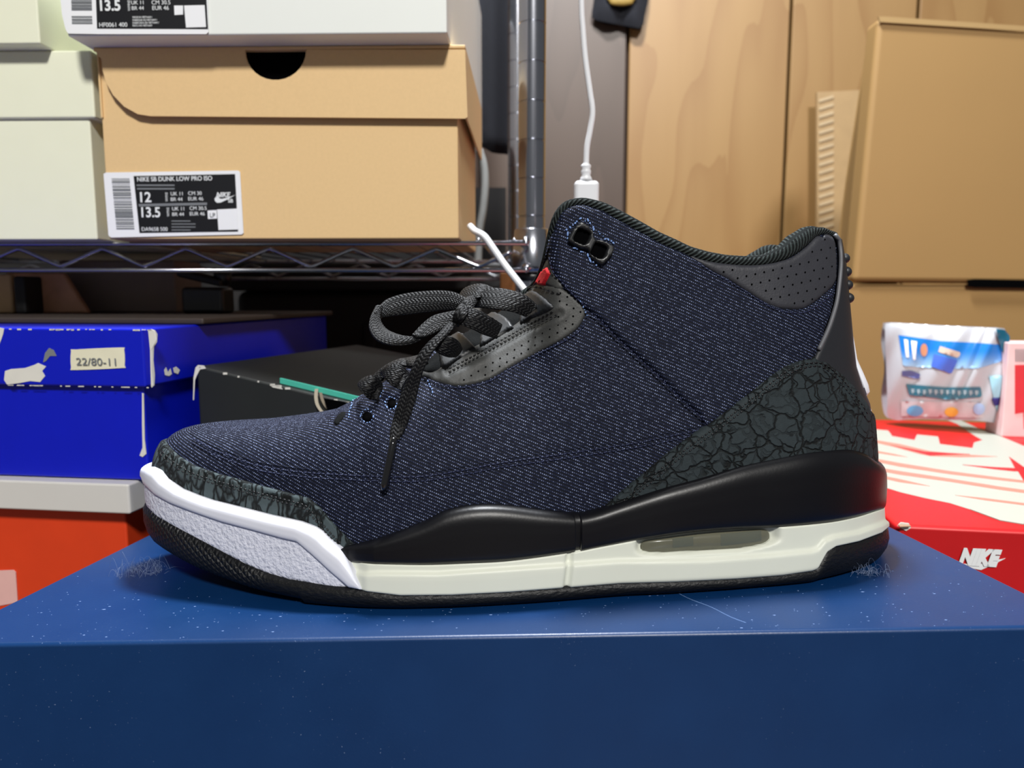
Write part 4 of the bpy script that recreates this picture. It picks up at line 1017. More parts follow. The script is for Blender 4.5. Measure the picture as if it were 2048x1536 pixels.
# sage boxes at the left end of the shelf
def sbox(label, px0, px1, pyt, pyb, y, dep, lidpy, mat, z0=None, lid_mat=None):
    x0, x1 = W(px0, pyt, y)[0], W(px1, pyb-75, y)[0]; z1 = W(500, pyt, y)[2]; z0 = W(500, pyb, y)[2] if z0 is None else z0
    e = empty('shoebox', ((x0+x1)/2, y+dep/2, z0)); tag(e, label, 'box')
    bevel(mk('box_body', *boxv(x0, x1-(.0015 if lidpy else 0), y+(.0025 if lidpy else 0), y+dep, z0, z1-(.001 if lidpy else 0)), mat, e, e.location), .0012, 2)
    if lidpy:
        zl = W(500, lidpy, y)[2]; bevel(mk('lid', *boxv(x0-.002, x1+.0035, y, y+dep+.002, zl, z1), lid_mat or mat, e, e.location), .0014, 2)
    return e, z1
sb1, z_s1 = sbox('pale sage shoebox on the shelf beside the brown kraft shoebox', -500, 190, 97, 477, .482, .30, 234, M['sage'], z0=zs)
sb2, _ = sbox('pale sage shoebox stacked in the top left corner of the picture', -560, 75, -300, 91, .470, .08, None, M['sage'], z0=z_s1)
sb3, _ = sbox('olive-toned shoebox standing upright behind the stacked sage boxes', 40, 205, -300, 90, .69, .09, None, M['sage_d'], z0=z_s1)
# ------------------------------------------------------------------ chrome wire shelf
ws = empty('wire_shelf', (W0(500, .5), .62, 0)); tag(ws, 'chrome wire shelving unit with grooved corner posts holding the shoeboxes', 'shelf')
def wp(name, V, Fc, mat=M['chrome'], sm=True, **k): return mk(name, V, Fc, mat, ws, ws.location, sm)
def post(px, y, z0=0, z1=.95):
    x = W0(px, y); n = 32; V = []; Fc = []; z = z0
    def seg(za, zb, ra, rb):
        b0 = len(V)
        for zz_, r in ((za, ra), (zb, rb)):
            for k in range(n): V.append((x+r*math.cos(2*math.pi*k/n), y+r*math.sin(2*math.pi*k/n), zz_))
        for k in range(n): Fc.append((b0+k, b0+(k+1) % n, b0+n+(k+1) % n, b0+n+k))
    while z < z1:
        seg(z, z+.0240, .0094, .0094); seg(z+.0240, z+.0244, .0094, .0088); seg(z+.0244, z+.0250, .0088, .0088); seg(z+.0250, z+.0254, .0088, .0094); z += .0254
    V.append((x, y, z)); Fc += [(len(V)-1-n+k, len(V)-1-n+(k+1) % n, len(V)-1) for k in range(n)]
    o = wp('post', V, Fc); return x
# fix ring closure: gridf runs along z, ring index wraps above
xp1 = post(1063, .525); xp2 = post(1034, .775); post(-330, .525); post(-60, .775)
sl = W(0, 460, .525)[2]; s2 = W(0, 546, .525)[2]
V, Fc = sweep([(xp1, .525, s2), (xp1, .525, s2+.004), (xp1, .525, sl-.001), (xp1, .525, sl)], [.0138, .0140, .0122, .0108], 28); wp('post_sleeve', V, Fc)
V, Fc = sweep([(xp1, .525, s2-.006), (xp1, .525, s2)], .0115, 24); wp('sleeve_wedge', V, Fc, M['black'])
YR = .505
xR = W(1052, 486, YR)[0]; xL = -.72
zt1, zb1 = W(0, 488, YR)[2], W(0, 541, YR)[2]
for z, r in ((zt1, .0018), (zb1, .0018)):
    V, Fc = sweep([(xL, YR, z), (xR, YR, z)], r, 10); wp('rail', V, Fc)
    V, Fc = sweep([(xL, .775, z), (xR, .775, z)], r, 10); wp('rail', V, Fc)
    V, Fc = sweep([(xR, YR, z), (xR-.002, .78, z)], r, 10); wp('rail', V, Fc)
pk = [(38-167*k, 498) for k in range(6, 0, -1)]+[(38, 498)]+[(38+167*k, 498) for k in range(1, 6)]
zz = []
for k in range(-6, 6):
    zz += [W(38+167*k, 497, YR), W(122+167*k, 533, YR)]
zz.append(W(1030, 500, YR))
P = []
for a, b in zip(zz[:-1], zz[1:]): P += [a+(b-a)*.08, a+(b-a)*.5, a+(b-a)*.92]
V, Fc = sweep(catmull(P, 3), .0014, 8, up=(0, 1, 0)); wp('truss_wire', V, Fc)
P2 = [p+np.array([0, .27, 0]) for p in P]; V, Fc = sweep(catmull(P2, 3), .0014, 8, up=(0, 1, 0)); wp('truss_wire', V, Fc)
for k in range(30):
    x = xR-.008-k*.024
    if x < xL: break
    V, Fc = sweep([(x, YR, zt1+.0022), (x, .775, zt1+.0022)], .0012, 6); wp('deck_wire', V, Fc)
for px, py in ((1050, 482), (1053, 535)):      # bright weld knuckles at the corner
    c = W(px, py, YR+.003); V, Fc = sweep([c-[0.003, 0, 0], c, c+[.003, 0, .001]], [.0015, .0032, .002], 10); wp('corner_weld', V, Fc)
# ------------------------------------------------------------------ left stack
M['royal'] = pm('royal_blue_card', (2, 22, 186), .38, .06)
M['torn'] = pm('torn_card', (216, 214, 206), .8, .1)
M['orange'] = pm('orange_card', (214, 62, 22), .5, .08)
M['palelid'] = pm('pale_grey_card', (206, 204, 200), .6, .02)
yb = .395; yaw = math.radians(-6)
cR = W(303, 960, yb); zb0, zb1_, zl_ = W(303, 966, yb)[2], W(303, 657, yb)[2], W(303, 775, yb)[2]
blue = yawbox('shoebox', 'worn royal blue shoebox with torn corners and a small paper sticker', 'box', (cR[0], yb), yaw, .25, .264, zb0, zb1_, zb1_-zl_, M['royal'], M['royal'], lo=.0045)
fd = np.array([math.sin(yaw), -math.cos(yaw), 0]); P0 = np.array([cR[0], yb, 0])
sd_n = np.array([math.cos(yaw), math.sin(yaw), 0])
dec('sticker', catmull([(142, 702), (150, 699), (240, 695), (248, 700), (249, 732), (243, 736), (150, 740), (142, 735)], 3, True), P0, fd, pm('sticker_paper', (226, 222, 196), .6), blue, .0005)
def fplane(px, py, lift):
    d = wray(px, py); o = np.array([0, 0, HW]); t_ = ((P0+fd*lift-o)@fd)/(d@fd); return o+d*t_
tt = text('22/80-11', 152, 729, 15, yb, M['inkg'], blue, rot=.02, sx=.85); tt.matrix_basis = blue.matrix_basis.inverted()@Matrix.Translation(Vector(fplane(152, 730, .0012)))@Matrix.Rotation(yaw, 4, 'Z')@Matrix.Rotation(math.pi/2, 4, 'X')@Matrix.Diagonal((1.22, 1, 1, 1))
dec('torn_patch', [(10, 742), (22, 738), (50, 736), (68, 730), (76, 726), (92, 733), (84, 742), (90, 752), (80, 764), (60, 762), (40, 766), (14, 769), (8, 760)], P0, fd, M['torn'], blue, .0003)
dec('torn_patch', [(86, 725), (90, 706), (98, 696), (107, 700), (113, 712), (100, 712), (92, 722)], P0, fd, M['inkg'], blue, .0003)
dec('torn_patch', [(296, 660), (303, 658), (309, 662), (313, 680), (306, 693), (302, 700), (303, 740), (306, 770), (302, 774), (300, 700), (298, 680)], P0, fd, M['torn'], blue, .0003)
dec('torn_patch', [(303, 658), (310, 660), (315, 668), (314, 684), (308, 693), (307, 720), (310, 750), (309, 770), (304, 775)], (cR[0], yb, 0), sd_n, M['torn'], blue, .0003)
dec('torn_patch', [(-2, 655), (8, 657), (6, 668), (2, 680), (-2, 690)], P0, fd, M['torn'], blue, .0003)
ed = []
r_ = random.Random(2)
for k in range(26):
    x = r_.uniform(10, 296); ed.append(rect(x, 657+x*.006, x+r_.uniform(2, 9), 657.5+x*.006+r_.uniform(1, 3)))
for k in range(20):
    x = r_.uniform(10, 296); ed.append(rect(x, 769+x*.018, x+r_.uniform(3, 12), 771+x*.018))
decs('worn_edge', ed, P0, fd, M['torn'], blue, .0003)['kind'] = 'stuff'
P0b = P0+np.array([0, .0045, 0])
dec('torn_patch', [(284, 786), (287, 787), (288, 830), (289, 880), (292, 908), (285, 914), (279, 911), (285, 895), (284, 850)], P0b, fd, M['torn'], blue, .0006)
decs('scuff', [[(328, 740), (332, 734), (336, 744), (341, 736), (344, 748), (338, 752), (330, 750)], [(346, 736), (352, 733), (360, 740), (356, 748), (348, 745)]], (cR[0], yb, 0), sd_n, M['torn'], blue, .0004)
# orange box with pale lid below
zo1 = zb0; zl2 = W(283, 1026, yb)[2]
orange = yawbox('shoebox', 'orange shoebox with a pale grey lid under the royal blue shoebox', 'box', (cR[0]-.012, yb-.002), yaw, .26, .30, 0, zo1-.0004, zo1-zl2, M['orange'], M['palelid'], lo=.010)
P0o = np.array([cR[0]-.012, yb-.002, 0])+np.array([0, .010, 0])
dec('sticker', [(-20, 1142), (26, 1140), (31, 1144), (35, 1205), (-20, 1215)], P0o, fd, pm('pale_pink_label', (226, 178, 172), .5), orange, .0006)
# flat dark board and odds and ends lying on the blue box
ed2 = np.array([cR[0], yb, 0]); 
bo = yawbox('board', 'thin dark brown board lying on the royal blue box', 'board', (cR[0]+.012, yb+.05), yaw, .255, .22, zb1_, zb1_+.004, 0, pm('dark_board', (56, 47, 42), .6), None)
zz_ = zb1_+.004
def prop(name, label, cat, px0, px1, pyt, y, dep, mat, lean=0, z0=zz_, bev=.002):
    x0, x1 = W0(px0, y), W0(px1, y); zt_ = W(500, pyt, y)[2]; V, Fc = boxv(x0, x1, y, y+dep, z0, zt_)
    V = [(x+(lean if z > z0 else 0), yy, z) for x, yy, z in V]; o = mk(name, V, Fc, mat, None, ((x0+x1)/2, y+dep/2, z0)); o.location = ((x0+x1)/2, y+dep/2, z0); bevel(o, bev, 2); return tag(o, label, cat)
prop('carton', 'tan carton seen at the left edge under the shelf', 'box', -90, 24, 548, .56, .05, pm('tan_card', (200, 165, 120), .6))
prop('binder', 'narrow black upright case beside the tan carton under the shelf', 'case', 27, 50, 552, .545, .07, M['blk'])
mg = pm('glossy_photo', (180, 130, 100), .35, .8, scale=40)
prop('leaflet', 'leaning brown glossy leaflet under the shelf', 'leaflet', 56, 175, 545, .565, .006, mg, lean=-.018)
prop('carton', 'dull grey-brown carton behind the glossy leaflet under the shelf', 'box', 120, 352, 520, .60, .05, pm('grey_brown_card', (128, 112, 104), .7))
# black clamp-like gadget: body with a knob and a jaw
gx = W0(405, .56); gd = empty('clamp', (gx, .57, zz_)); tag(gd, 'black plastic clamp lying at the right end of the dark board', 'clamp')
bevel(mk('clamp_body', *boxv(-.016, .016, -.012, .012, 0, .020), M['black'], gd), .003, 3)
V, Fc = boxv(-.020, .014, -.010, .010, .020, .026); V = [(x, y, z+(.008 if x < 0 else 0)) for x, y, z in V]; bevel(mk('jaw', V, Fc, M['blk'], gd), .002, 2)
V, Fc = sweep([(.012, 0, .022), (.012, 0, .034)], [.006, .007], 14); mk('knob', V, Fc, M['black'], gd, (0, 0, 0), True)
# added black bin: its near-black colour stands in for shade under the shelf
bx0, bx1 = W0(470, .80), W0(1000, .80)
bin_ = empty('shade_bin', ((bx0+bx1)/2, .90, 0)); tag(bin_, 'large black bin added to stand in for the gloom under the wire shelf', 'bin')
bevel(mk('bin_body', *boxv(bx0, bx1, .80, 1.05, 0, .255), pm('bin_shade', (24, 20, 18), .7), bin_, bin_.location), .01, 3)
bevel(mk('bin_lid', *boxv(bx0-.006, bx1+.006, .792, 1.058, .255, .285), pm('bin_lid_shade', (22, 19, 17), .6), bin_, bin_.location), .004, 2)
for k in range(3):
    xx = bx0+.06+k*.08; bevel(mk('rib', *boxv(xx, xx+.012, .796, .80, .03, .22), pm('bin_rib_shade', (22, 19, 18), .7), bin_, bin_.location), .002, 2)
sc_ = pm('shade_screen', (16, 13, 12), .8)
pn = mk('shade_panel', *boxv(W0(-520, 1.02), W0(1010, 1.02), 1.06, 1.07, 0, .40), sc_, None); pn.location = (0, 0, 0); tag(pn, 'dark board added behind the black bin to stand in for the gloom', 'board')  # added near-black sheet, deep shade before the wall put into its colour
prop('jar', 'small amber jar behind the shelf post', 'jar', 1000, 1030, 543, .70, .02, pm('amber', (120, 76, 40), .3), z0=0)
# ------------------------------------------------------------------ dark grey worn box behind the toe of the shoe
A = W(392, 731, .428); B = W(800, 829, .408); zk = (ML@Vector((0, .41, 0))).z+.0008; dv = np.array([.05, .19, 0])
vv = [(A[0], A[1], zk), (B[0], B[1], zk), (B[0]+dv[0], B[1]+dv[1], zk), (A[0]+dv[0], A[1]+dv[1], zk)]
tz = [A[2], B[2], B[2]+.004, A[2]]
V = vv+[(q[0], q[1], z) for q, z in zip(vv, tz)]
gb = empty('shoebox', ((A[0]+B[0])/2+.025, (A[1]+B[1])/2+.09, zk)); tag(gb, 'worn charcoal shoebox with scuffed corners behind the sneaker toe', 'box')
ch = pm('charcoal_card', (28, 31, 31), .5, .25, scale=25)
bevel(mk('box_body', V, [(3, 2, 1, 0), (4, 5, 6, 7), (0, 1, 5, 4), (1, 2, 6, 5), (2, 3, 7, 6), (3, 0, 4, 7)], ch, gb, gb.location), .0016, 2)
gn = np.cross(B-A, (0, 0, 1)); gn = np.array([gn[0], gn[1], 0]); gn /= np.linalg.norm(gn); gn = gn*(-1 if gn[1] > 0 else 1)
def onface(x, f): return A+(B-A)*((x-392)/(800-392))
teal = pm('teal_card', (70, 178, 158), .5)
a_, b_ = onface(560, 0), onface(790, 0)
V = []
for q in (a_, b_):
    for dy, dz in ((.004, .0006), (.006, .0006), (.006, .0036), (.004, .0036)): V.append((q[0], q[1]+dy, q[2]+dz))
fixn(mk('teal_lining', V, [(0, 1, 2, 3), (7, 6, 5, 4), (0, 4, 5, 1), (1, 5, 6, 2), (2, 6, 7, 3), (3, 7, 4, 0)], teal, gb, gb.location)['label'] and bpy.data.objects['teal_lining']) if False else mk('teal_lining', V, [(0, 1, 2, 3), (7, 6, 5, 4), (0, 4, 5, 1), (1, 5, 6, 2), (2, 6, 7, 3), (3, 7, 4, 0)], teal, gb, gb.location)
def py_top(x): return 731+(829-731)*(x-392)/(800-392)
wk = [rect(x, py_top(x)+1, x+r_.uniform(3, 12), py_top(x)+r_.uniform(3, 6)) for x in (398, 446, 475, 515, 540, 552, 570, 668, 690)]
wk += [[(540, py_top(540)+2), (560, py_top(560)+1), (566, py_top(566)+6), (545, py_top(545)+7)], [(664, py_top(664)+3), (684, py_top(684)+2), (690, py_top(690)+10), (668, py_top(668)+9)]]
wk += [[(391, 735), (396, 730), (408, 731), (412, 737), (400, 739), (394, 750), (390, 760), (388, 800), (386, 800), (387, 755)]]
decs('worn_edge', wk, A, gn, M['torn'], gb, .0004)['kind'] = 'stuff'
def stripb(name, pts, y, wpx, mat, par, ywave=.0):
    P = catmull([np.array([*p, 0]) for p in pts], 6); V = []
    for p in P:
        for dy in (0, .01): V.append(W(p[0]-wpx/2, p[1], y+dy))
        for dy in (.01, 0): V.append(W(p[0]+wpx/2, p[1], y+dy))
    n = len(P); Fc = []
    for i in range(n-1):
        for k in range(4): Fc.append((i*4+k, i*4+(k+1) % 4, (i+1)*4+(k+1) % 4, (i+1)*4+k))
    return fixn(mk(name, V, Fc+[(0, 1, 2, 3), tuple((n-1)*4+k for k in range(4))], mat, par, par.location))
stripb('torn_flap', [(633, 778), (632, 795), (636, 812), (650, 832)], .412, 7, pm('torn_kraft', (190, 180, 160), .8), gb)
stripb('torn_flap', [(641, 785), (646, 803), (656, 818), (668, 830)], .413, 6, pm('torn_kraft_b', (150, 138, 120), .8), gb)
flat('torn_hole', [(648, 797), (700, 806), (740, 822), (740, 850), (668, 840), (655, 822)], .4095, .4105, M['hole'], gb)
# ------------------------------------------------------------------ red shoebox on the right
M['redcard'] = pm('red_card', (192, 12, 20), .42, .05)
M['cream_print'] = pm('cream_print', (166, 168, 157), .5, .01)
M['pink_print'] = pm('pink_print', (196, 118, 102), .5, .02)
yaw2 = math.radians(-8); zr = Wz(1794, 1050, 0)[2]
cr = W(1792, 1050, .372); zr = cr[2]
red = yawbox('shoebox', 'bright red shoebox with white streak print on its lid', 'box', (cr[0], .372), yaw2, .26, .345, 0, zr, .085, M['redcard'], M['redcard'], side='L', lo=.002, bev=.0022)
up = (0, 0, 1); PT = (0, 0, zr)
dec('streak_print', [(1700, 855), (1745, 858), (1776, 861), (1781, 867), (1784, 872), (1829, 880), (1834, 869), (1876, 873), (1880, 888), (1945, 896), (1948, 885), (1965, 880), (1952, 873), (1935, 862), (1915, 848), (1890, 838), (1905, 834), (1918, 839), (1960, 858), (2000, 872), (2048, 892), (2120, 925), (2120, 1054), (2048, 1046), (2000, 1036), (1960, 1025), (1900, 1006), (1850, 996), (1800, 984), (1768, 974), (1740, 966), (1690, 955)], PT, up, M['cream_print'], red, .0002, label='white streaked print')
for q in ([(1752, 880), (1800, 888), (1860, 902), (1920, 908), (1995, 913), (1920, 914), (1862, 912), (1840, 908), (1790, 894), (1752, 885)],
          [(1752, 917), (1800, 926), (1900, 942), (2000, 955), (2110, 968), (2110, 972), (2000, 960), (1900, 948), (1800, 933), (1752, 923)],
          [(1752, 934), (1800, 942), (1900, 957), (2000, 973), (2110, 988), (2110, 994), (2000, 979), (1900, 963), (1800, 949), (1752, 940)],
          [(1760, 950), (1800, 958), (1860, 972), (1800, 964), (1760, 955)], [(1910, 990), (1970, 996), (2048, 1006), (2100, 1012), (2100, 1018), (2048, 1010), (1970, 1000)], [(1752, 901), (1790, 908), (1815, 914), (1790, 911), (1752, 905)]):
    dec('streak', q, PT, up, M['pink_print'], red, .0004)
for q in ([(2018, 913), (2048, 934), (2100, 960), (2100, 1000), (2048, 962), (2036, 942), (2028, 942), (1990, 938), (1925, 929), (1990, 934), (2030, 936)], [(1780, 890), (1850, 903), (1940, 908), (1860, 911)]):
    dec('streak', q, PT, up, M['redcard'], red, .0005)
dec('streak', [(1940, 1018), (2000, 1032), (2048, 1042), (2048, 1048), (2000, 1040)], PT, up, M['cream_print'], red, .0006)
rn = np.array([math.sin(yaw2), -math.cos(yaw2), 0]); RP = np.array([cr[0], .372, 0])
def rplane(px, py, lift):
    d = wray(px, py); o = np.array([0, 0, HW]); t_ = ((RP+rn*lift-o)@rn)/(d@rn); return o+d*t_
q0 = rplane(1917, 1127, .0008); c = bpy.data.curves.new('lettering', 'FONT'); c.body = 'NIKE'; c.size = 31/.70*q0[1]/F; c.shear = .35; c.extrude = .0001; c.offset = .0012*.7; c.materials.append(M['inkw'])
o = bpy.data.objects.new('lettering', c); COL.objects.link(o); o.parent = red
o.matrix_basis = red.matrix_basis.inverted()@Matrix.Translation(Vector(q0))@Matrix.Rotation(yaw2, 4, 'Z')@Matrix.Rotation(math.pi/2, 4, 'X')@Matrix.Diagonal((.72, 1, 1, 1)); tomesh(o)
dec('emblem', [(1925, 1128), (1932, 1133), (1945, 1137), (1962, 1140), (1985, 1130), (2011, 1117), (1975, 1124), (1955, 1130), (1940, 1128)], RP, rn, M['inkw'], red, .0005)
dec('torn_patch', [(1796, 1050), (1802, 1045), (1818, 1047), (1822, 1056), (1812, 1062), (1802, 1056)], RP, rn, M['torn'], red, .0006)
dec('torn_patch', [(1796, 1049), (1806, 1044), (1816, 1048), (1822, 1052), (1800, 1053)], PT, up, pm('torn_brown', (150, 120, 96), .8), red, .0006)
# ------------------------------------------------------------------ refill package and small carton standing on it
def bagy(px): return .668+( .625-.668)*(px-1770)/(2012-1770)
def bagp(px, py, lift=0):
    u = (px-1891)/121; v = (py-750)/105; b = .014*max(0, 1-u*u)**.7*max(0, 1-v*v)**.6
    wr = .0016*math.sin(px*.09+py*.05)+.0035*math.exp(-((px-1960+(py-700)*.45)/9)**2)
    return W(px, py, bagy(px)-b-lift+wr*(1 if b > 0 else 0))
bout = catmull([(1770, 652), (1776, 646), (1800, 646), (1900, 652), (1990, 656), (2012, 664), (2014, 740), (2016, 800), (2018, 852), (1990, 846), (1960, 842), (1900, 840), (1840, 838), (1780, 838), (1775, 800), (1772, 720)], 3, True)
zb_ = zr
bag = empty('package', tuple(W(1890, 838, .66))); bag.location.z = zr; tag(bag, 'crinkled white and blue plastic refill package standing on the red box', 'package')
def bagpatch(name, poly, lift, mat, st=6, back=False, sm=False):
    poly = np.array(poly, float)
    vv_, tr, _ = tri2(poly, st); V = [bagp(x, y, lift) for x, y in vv_]
    if back:
        n = len(V); V2 = [(v[0], 2*bagy(p[0])-v[1]+.004, v[2]) for v, p in zip(V, vv_)]
        tr = [tuple(t_) for t_ in tr]+[tuple(i+n for i in t_[::-1]) for t_ in tr]; V = [tuple(v) for v in V]+V2
        m_ = len(resample(poly, st, True)); 
    return fixn(mk(name, V, tr, mat, bag, bag.location, True))
M['film_w'] = pm('white_film', (184, 188, 194), .25, .03)
bagpatch('pouch', bout, 0, M['film_w'], back=True)
def skyblue():
    t = NT('blue_print'); o = t.obj((1, 1, 1)); s_ = t.n('ShaderNodeSeparateXYZ'); t.l(o, s_.inputs[0])
    c = t.mix(t.ramp(s_.outputs[2], .045, .072), lin((190, 225, 240)), lin((30, 120, 205))); return t.set(c, .25)
bagpatch('blue_print', [(1797, 670), (1880, 682), (1960, 686), (2005, 690), (2004, 722), (1960, 736), (1900, 738), (1806, 732)], .0006, skyblue())
bagpatch('wipe_picture', [(1868, 708), (1916, 720), (1903, 748), (1862, 733)], .0011, pm('mid_blue_print', (74, 108, 205), .3))
bagpatch('wipe_picture', [(1880, 692), (1922, 705), (1917, 716), (1876, 704)], .0011, pm('beige_print', (205, 186, 170), .3))
bagpatch('picture', circ(1848, 700, 7, 13), .0011, pm('peach_print', (214, 150, 116), .3), 4)
bagpatch('glass_picture', [(1808, 678), (1816, 680), (1818, 715), (1812, 715)], .0011, M['labelw'], 4)
bagpatch('glass_picture', [(1822, 681), (1834, 683), (1831, 720), (1826, 720)], .0011, M['labelw'], 4)
bagpatch('logo_patch', [(1804, 742), (1822, 741), (1841, 748), (1838, 758), (1804, 752)], .0009, pm('navy_print', (84, 88, 140), .3), 5)
bagpatch('name_band', [(1812, 768), (1890, 775), (1962, 774), (1964, 794), (1900, 800), (1818, 790)], .0009, pm('teal_print', (52, 112, 132), .3))
nb = []
for k in range(12):
    x = 1822+k*11.6; nb.append((x, 779+r_.uniform(-1, 1)+k*.25))
V = []; Fc = []
for k, (x, y) in enumerate(nb):      # illegible pale characters
    for dx, dy, w2, h2 in ((0, 0, 7, 1.5), (2.5, 0, 1.6, 9), (0, 4, 8, 1.3)):
        b0 = len(V); V += [bagp(x+dx, y+dy, .0014), bagp(x+dx+w2, y+dy, .0014), bagp(x+dx+w2, y+dy+h2, .0014), bagp(x+dx, y+dy+h2, .0014)]; Fc.append((b0, b0+1, b0+2, b0+3))
mk('band_characters', V, Fc, pm('pale_teal_print', (190, 214, 220), .4), bag, bag.location)['kind'] = 'stuff'
bagpatch('picture', [(1802, 802), (1965, 804), (1968, 836), (1802, 832)], .0007, pm('picture_strip', (196, 196, 200), .4, .3, scale=90))
bagpatch('picture', circ(1830, 822, 17, 11), .0012, pm('cyan_print', (96, 178, 226), .3))
bagpatch('picture', circ(1903, 824, 14, 10), .0012, pm('yellow_print', (226, 190, 84), .3))
bagpatch('picture', circ(1958, 818, 12, 12), .0012, pm('pale_blue_print', (160, 190, 226), .3))
bagpatch('side_panel', [(1978, 752), (2013, 750), (2015, 800), (2016, 842), (1998, 838), (1988, 800)], .0009, pm('aqua_print', (150, 196, 212), .3))
bagpatch('side_panel', [(1984, 796), (2014, 794), (2014, 808), (1988, 812)], .0013, pm('indigo_print', (40, 38, 110), .3))
bagpatch('folded_corner', [(1992, 657), (2010, 660), (2020, 672), (2018, 700), (2014, 730), (2004, 700), (1996, 675)], .0028, pm('teal_film', (26, 96, 122), .25))
crt = yawbox('carton', 'small red and white carton at the right edge beside the refill package', 'box', (W0(2025, .615), .615), yaw2, .06, .03, zr, W(2030, 685, .615)[2], 0, pm('carton_white', (232, 200, 200), .5), None, side='L', lo=0, bev=.001)
CP = np.array([W0(2025, .615), .615, 0])
dec('carton_print', [(2030, 730), (2110, 728), (2110, 855), (2048, 858), (2047, 825), (2030, 828)], CP, rn, pm('carton_red', (205, 52, 60), .5), crt, .0004)
decs('barcode', [rect(2031+k*4.4, 698, 2033+k*4.4, 724) for k in range(8)], CP, rn, M['inkg'], crt, .0004)['kind'] = 'stuff'
# ------------------------------------------------------------------ cardboard boxes at the right
M['cbd'] = pm('cardboard', (146, 114, 66), .7, .05, scale=8)
M['cbd2'] = pm('cardboard_pale', (154, 126, 80), .7, .04, scale=8)
yk = .82
zc = W(1800, 569, yk)[2]
lb = empty('cardboard_box', (W0(1950, yk), yk+.13, 0)); tag(lb, 'lower brown cardboard box behind the red shoebox and refill package', 'box')
x0 = W0(1689, yk); bevel(mk('box_body', *boxv(x0, x0+.44, yk, yk+.26, 0, zc), M['cbd'], lb, lb.location), .004, 3)
sm_ = mk('box_seam', *boxv(x0+.004, x0+.43, yk-.0012, yk, zc-.0009, zc+.0002), M['cbd'], lb, lb.location)
ub = empty('cardboard_box', tuple(W(1706, 566, yk-.004))); ub.location.z = zc+.0005; tag(ub, 'upper brown cardboard box leaning slightly right at the picture edge', 'box')
q = [W(1706, 564, yk-.004), W(2110, 572, yk-.004), W(2110, 64, yk-.004), W(1757, 34, yk-.004)]
q = [np.array([p[0], p[1], max(p[2], zc+.0006)]) for p in q]
V = q+[p+np.array([0, .03, 0]) for p in q]
bevel(mk('box_body', V, [(0, 1, 2, 3), (7, 6, 5, 4), (0, 4, 5, 1), (1, 5, 6, 2), (2, 6, 7, 3), (3, 7, 4, 0)], M['cbd'], ub, ub.location), .006, 4)
fixn(ub.children[0])
o = flat('hand_slot', [(1935, 560), (1950, 558), (2110, 561), (2110, 577), (1950, 575), (1936, 573)], yk-.0052, yk-.0043, M['hole'], ub)
flat('lid_flap', [(1757, 33), (1770, 33), (2110, 56), (2110, 66), (1760, 44)], yk-.0065, yk-.0045, M['cbd2'], ub)
# flat cardboard sheets leaning behind
def sheet(name, label, cat, pts, y0, th, mat):
    A = [W(x, y, y0) for x, y in pts]; zl = min(a[2] for a in A); c0 = np.mean(A, 0); e = mk(name, A+[a+np.array([0, th, 0]) for a in A], [tuple(range(len(A))), tuple(range(2*len(A)-1, len(A)-1, -1))]+[(i, i+len(A), (i+1) % len(A)+len(A), (i+1) % len(A)) for i in range(len(A))], mat, None, (c0[0], c0[1], zl)); e.location = (c0[0], c0[1], zl); fixn(e); return tag(e, label, cat)
zf = 591+HW/.93*F      # pixel row of the table at that depth
sheet('cardboard_sheet', 'narrow flattened cardboard sheet leaning against the cardboard box', 'cardboard', [(1741, 54), (1758, 44), (1800, 60), (1760, 940), (1640, 940), (1668, 560), (1694, 360)], .862, .004, M['cbd'])
sheet('cardboard_sheet', 'paler cardboard edge tucked behind the leaning cardboard box', 'cardboard', [(1748, 56), (1800, 40), (1790, 930), (1660, 930), (1688, 520)], .874, .004, M['cbd2'])
bw_ = sheet('mailer_bag', 'pale padded mailer with an embossed zigzag edge by the plank wall', 'bag', [(1634, 184), (1720, 180), (1720, 905), (1634, 905)], 1.118, .006, pm('mailer_tan', (160, 132, 92), .5))
V = []; Fc = []
for k in range(34):
    y = 190+k*16; b0 = len(V)
    V += [W(1638, y+9, 1.1165), W(1667, y, 1.1165), W(1667, y+6, 1.1165), W(1638, y+15, 1.1165)]; Fc.append((b0, b0+1, b0+2, b0+3))
z_ = mk('zigzag_emboss', V, Fc, pm('mailer_pale', (180, 158, 124), .5), bw_, bw_.location); z_['kind'] = 'stuff'
# ------------------------------------------------------------------ cables
cab = empty('cable', tuple(W(1172, 395, .46))); tag(cab, 'white charging cable hanging down with its plug behind the sneaker tongue', 'cable')
M['cablew'] = pm('white_cable', (226, 228, 232), .35, .02)
P = catmull([W(x, y, .46) for x, y in ((1164, -420), (1162, -200), (1163, 0), (1166, 60), (1171, 120), (1180, 185), (1185, 225), (1180, 262), (1174, 295), (1172, 335))], 8)
V, Fc = sweep(P, .0018, 12, up=(0, 1, 0)); mk('cord', V, Fc, M['cablew'], cab, cab.location, True)
P = [W(1172, y, .46) for y in (328, 331, 334, 338, 342, 346, 350, 356, 362)]
V, Fc = sweep(P, [.0022, .0031, .0031, .0026, .0031, .0031, .0026, .0034, .0040], 14, up=(0, 1, 0)); mk('strain_relief', V, Fc, M['cablew'], cab, cab.location, True)
a, b = W(1148, 362, .46), W(1197, 420, .46)
bevel(mk('plug', *boxv(a[0], b[0], .4555, .4645, b[2], a[2]), M['cablew'], cab, cab.location), .0028, 4)
a, b = W(1154, 418, .46), W(1191, 455, .46)
bevel(mk('plug_metal', *boxv(a[0], b[0], .4575, .4622, b[2], a[2]), M['chrome'], cab, cab.location), .0004, 2)
cab2 = empty('cable', tuple(W(1000, 520, .485))); tag(cab2, 'stiff white cable slanting across the corner of the wire shelf', 'cable')
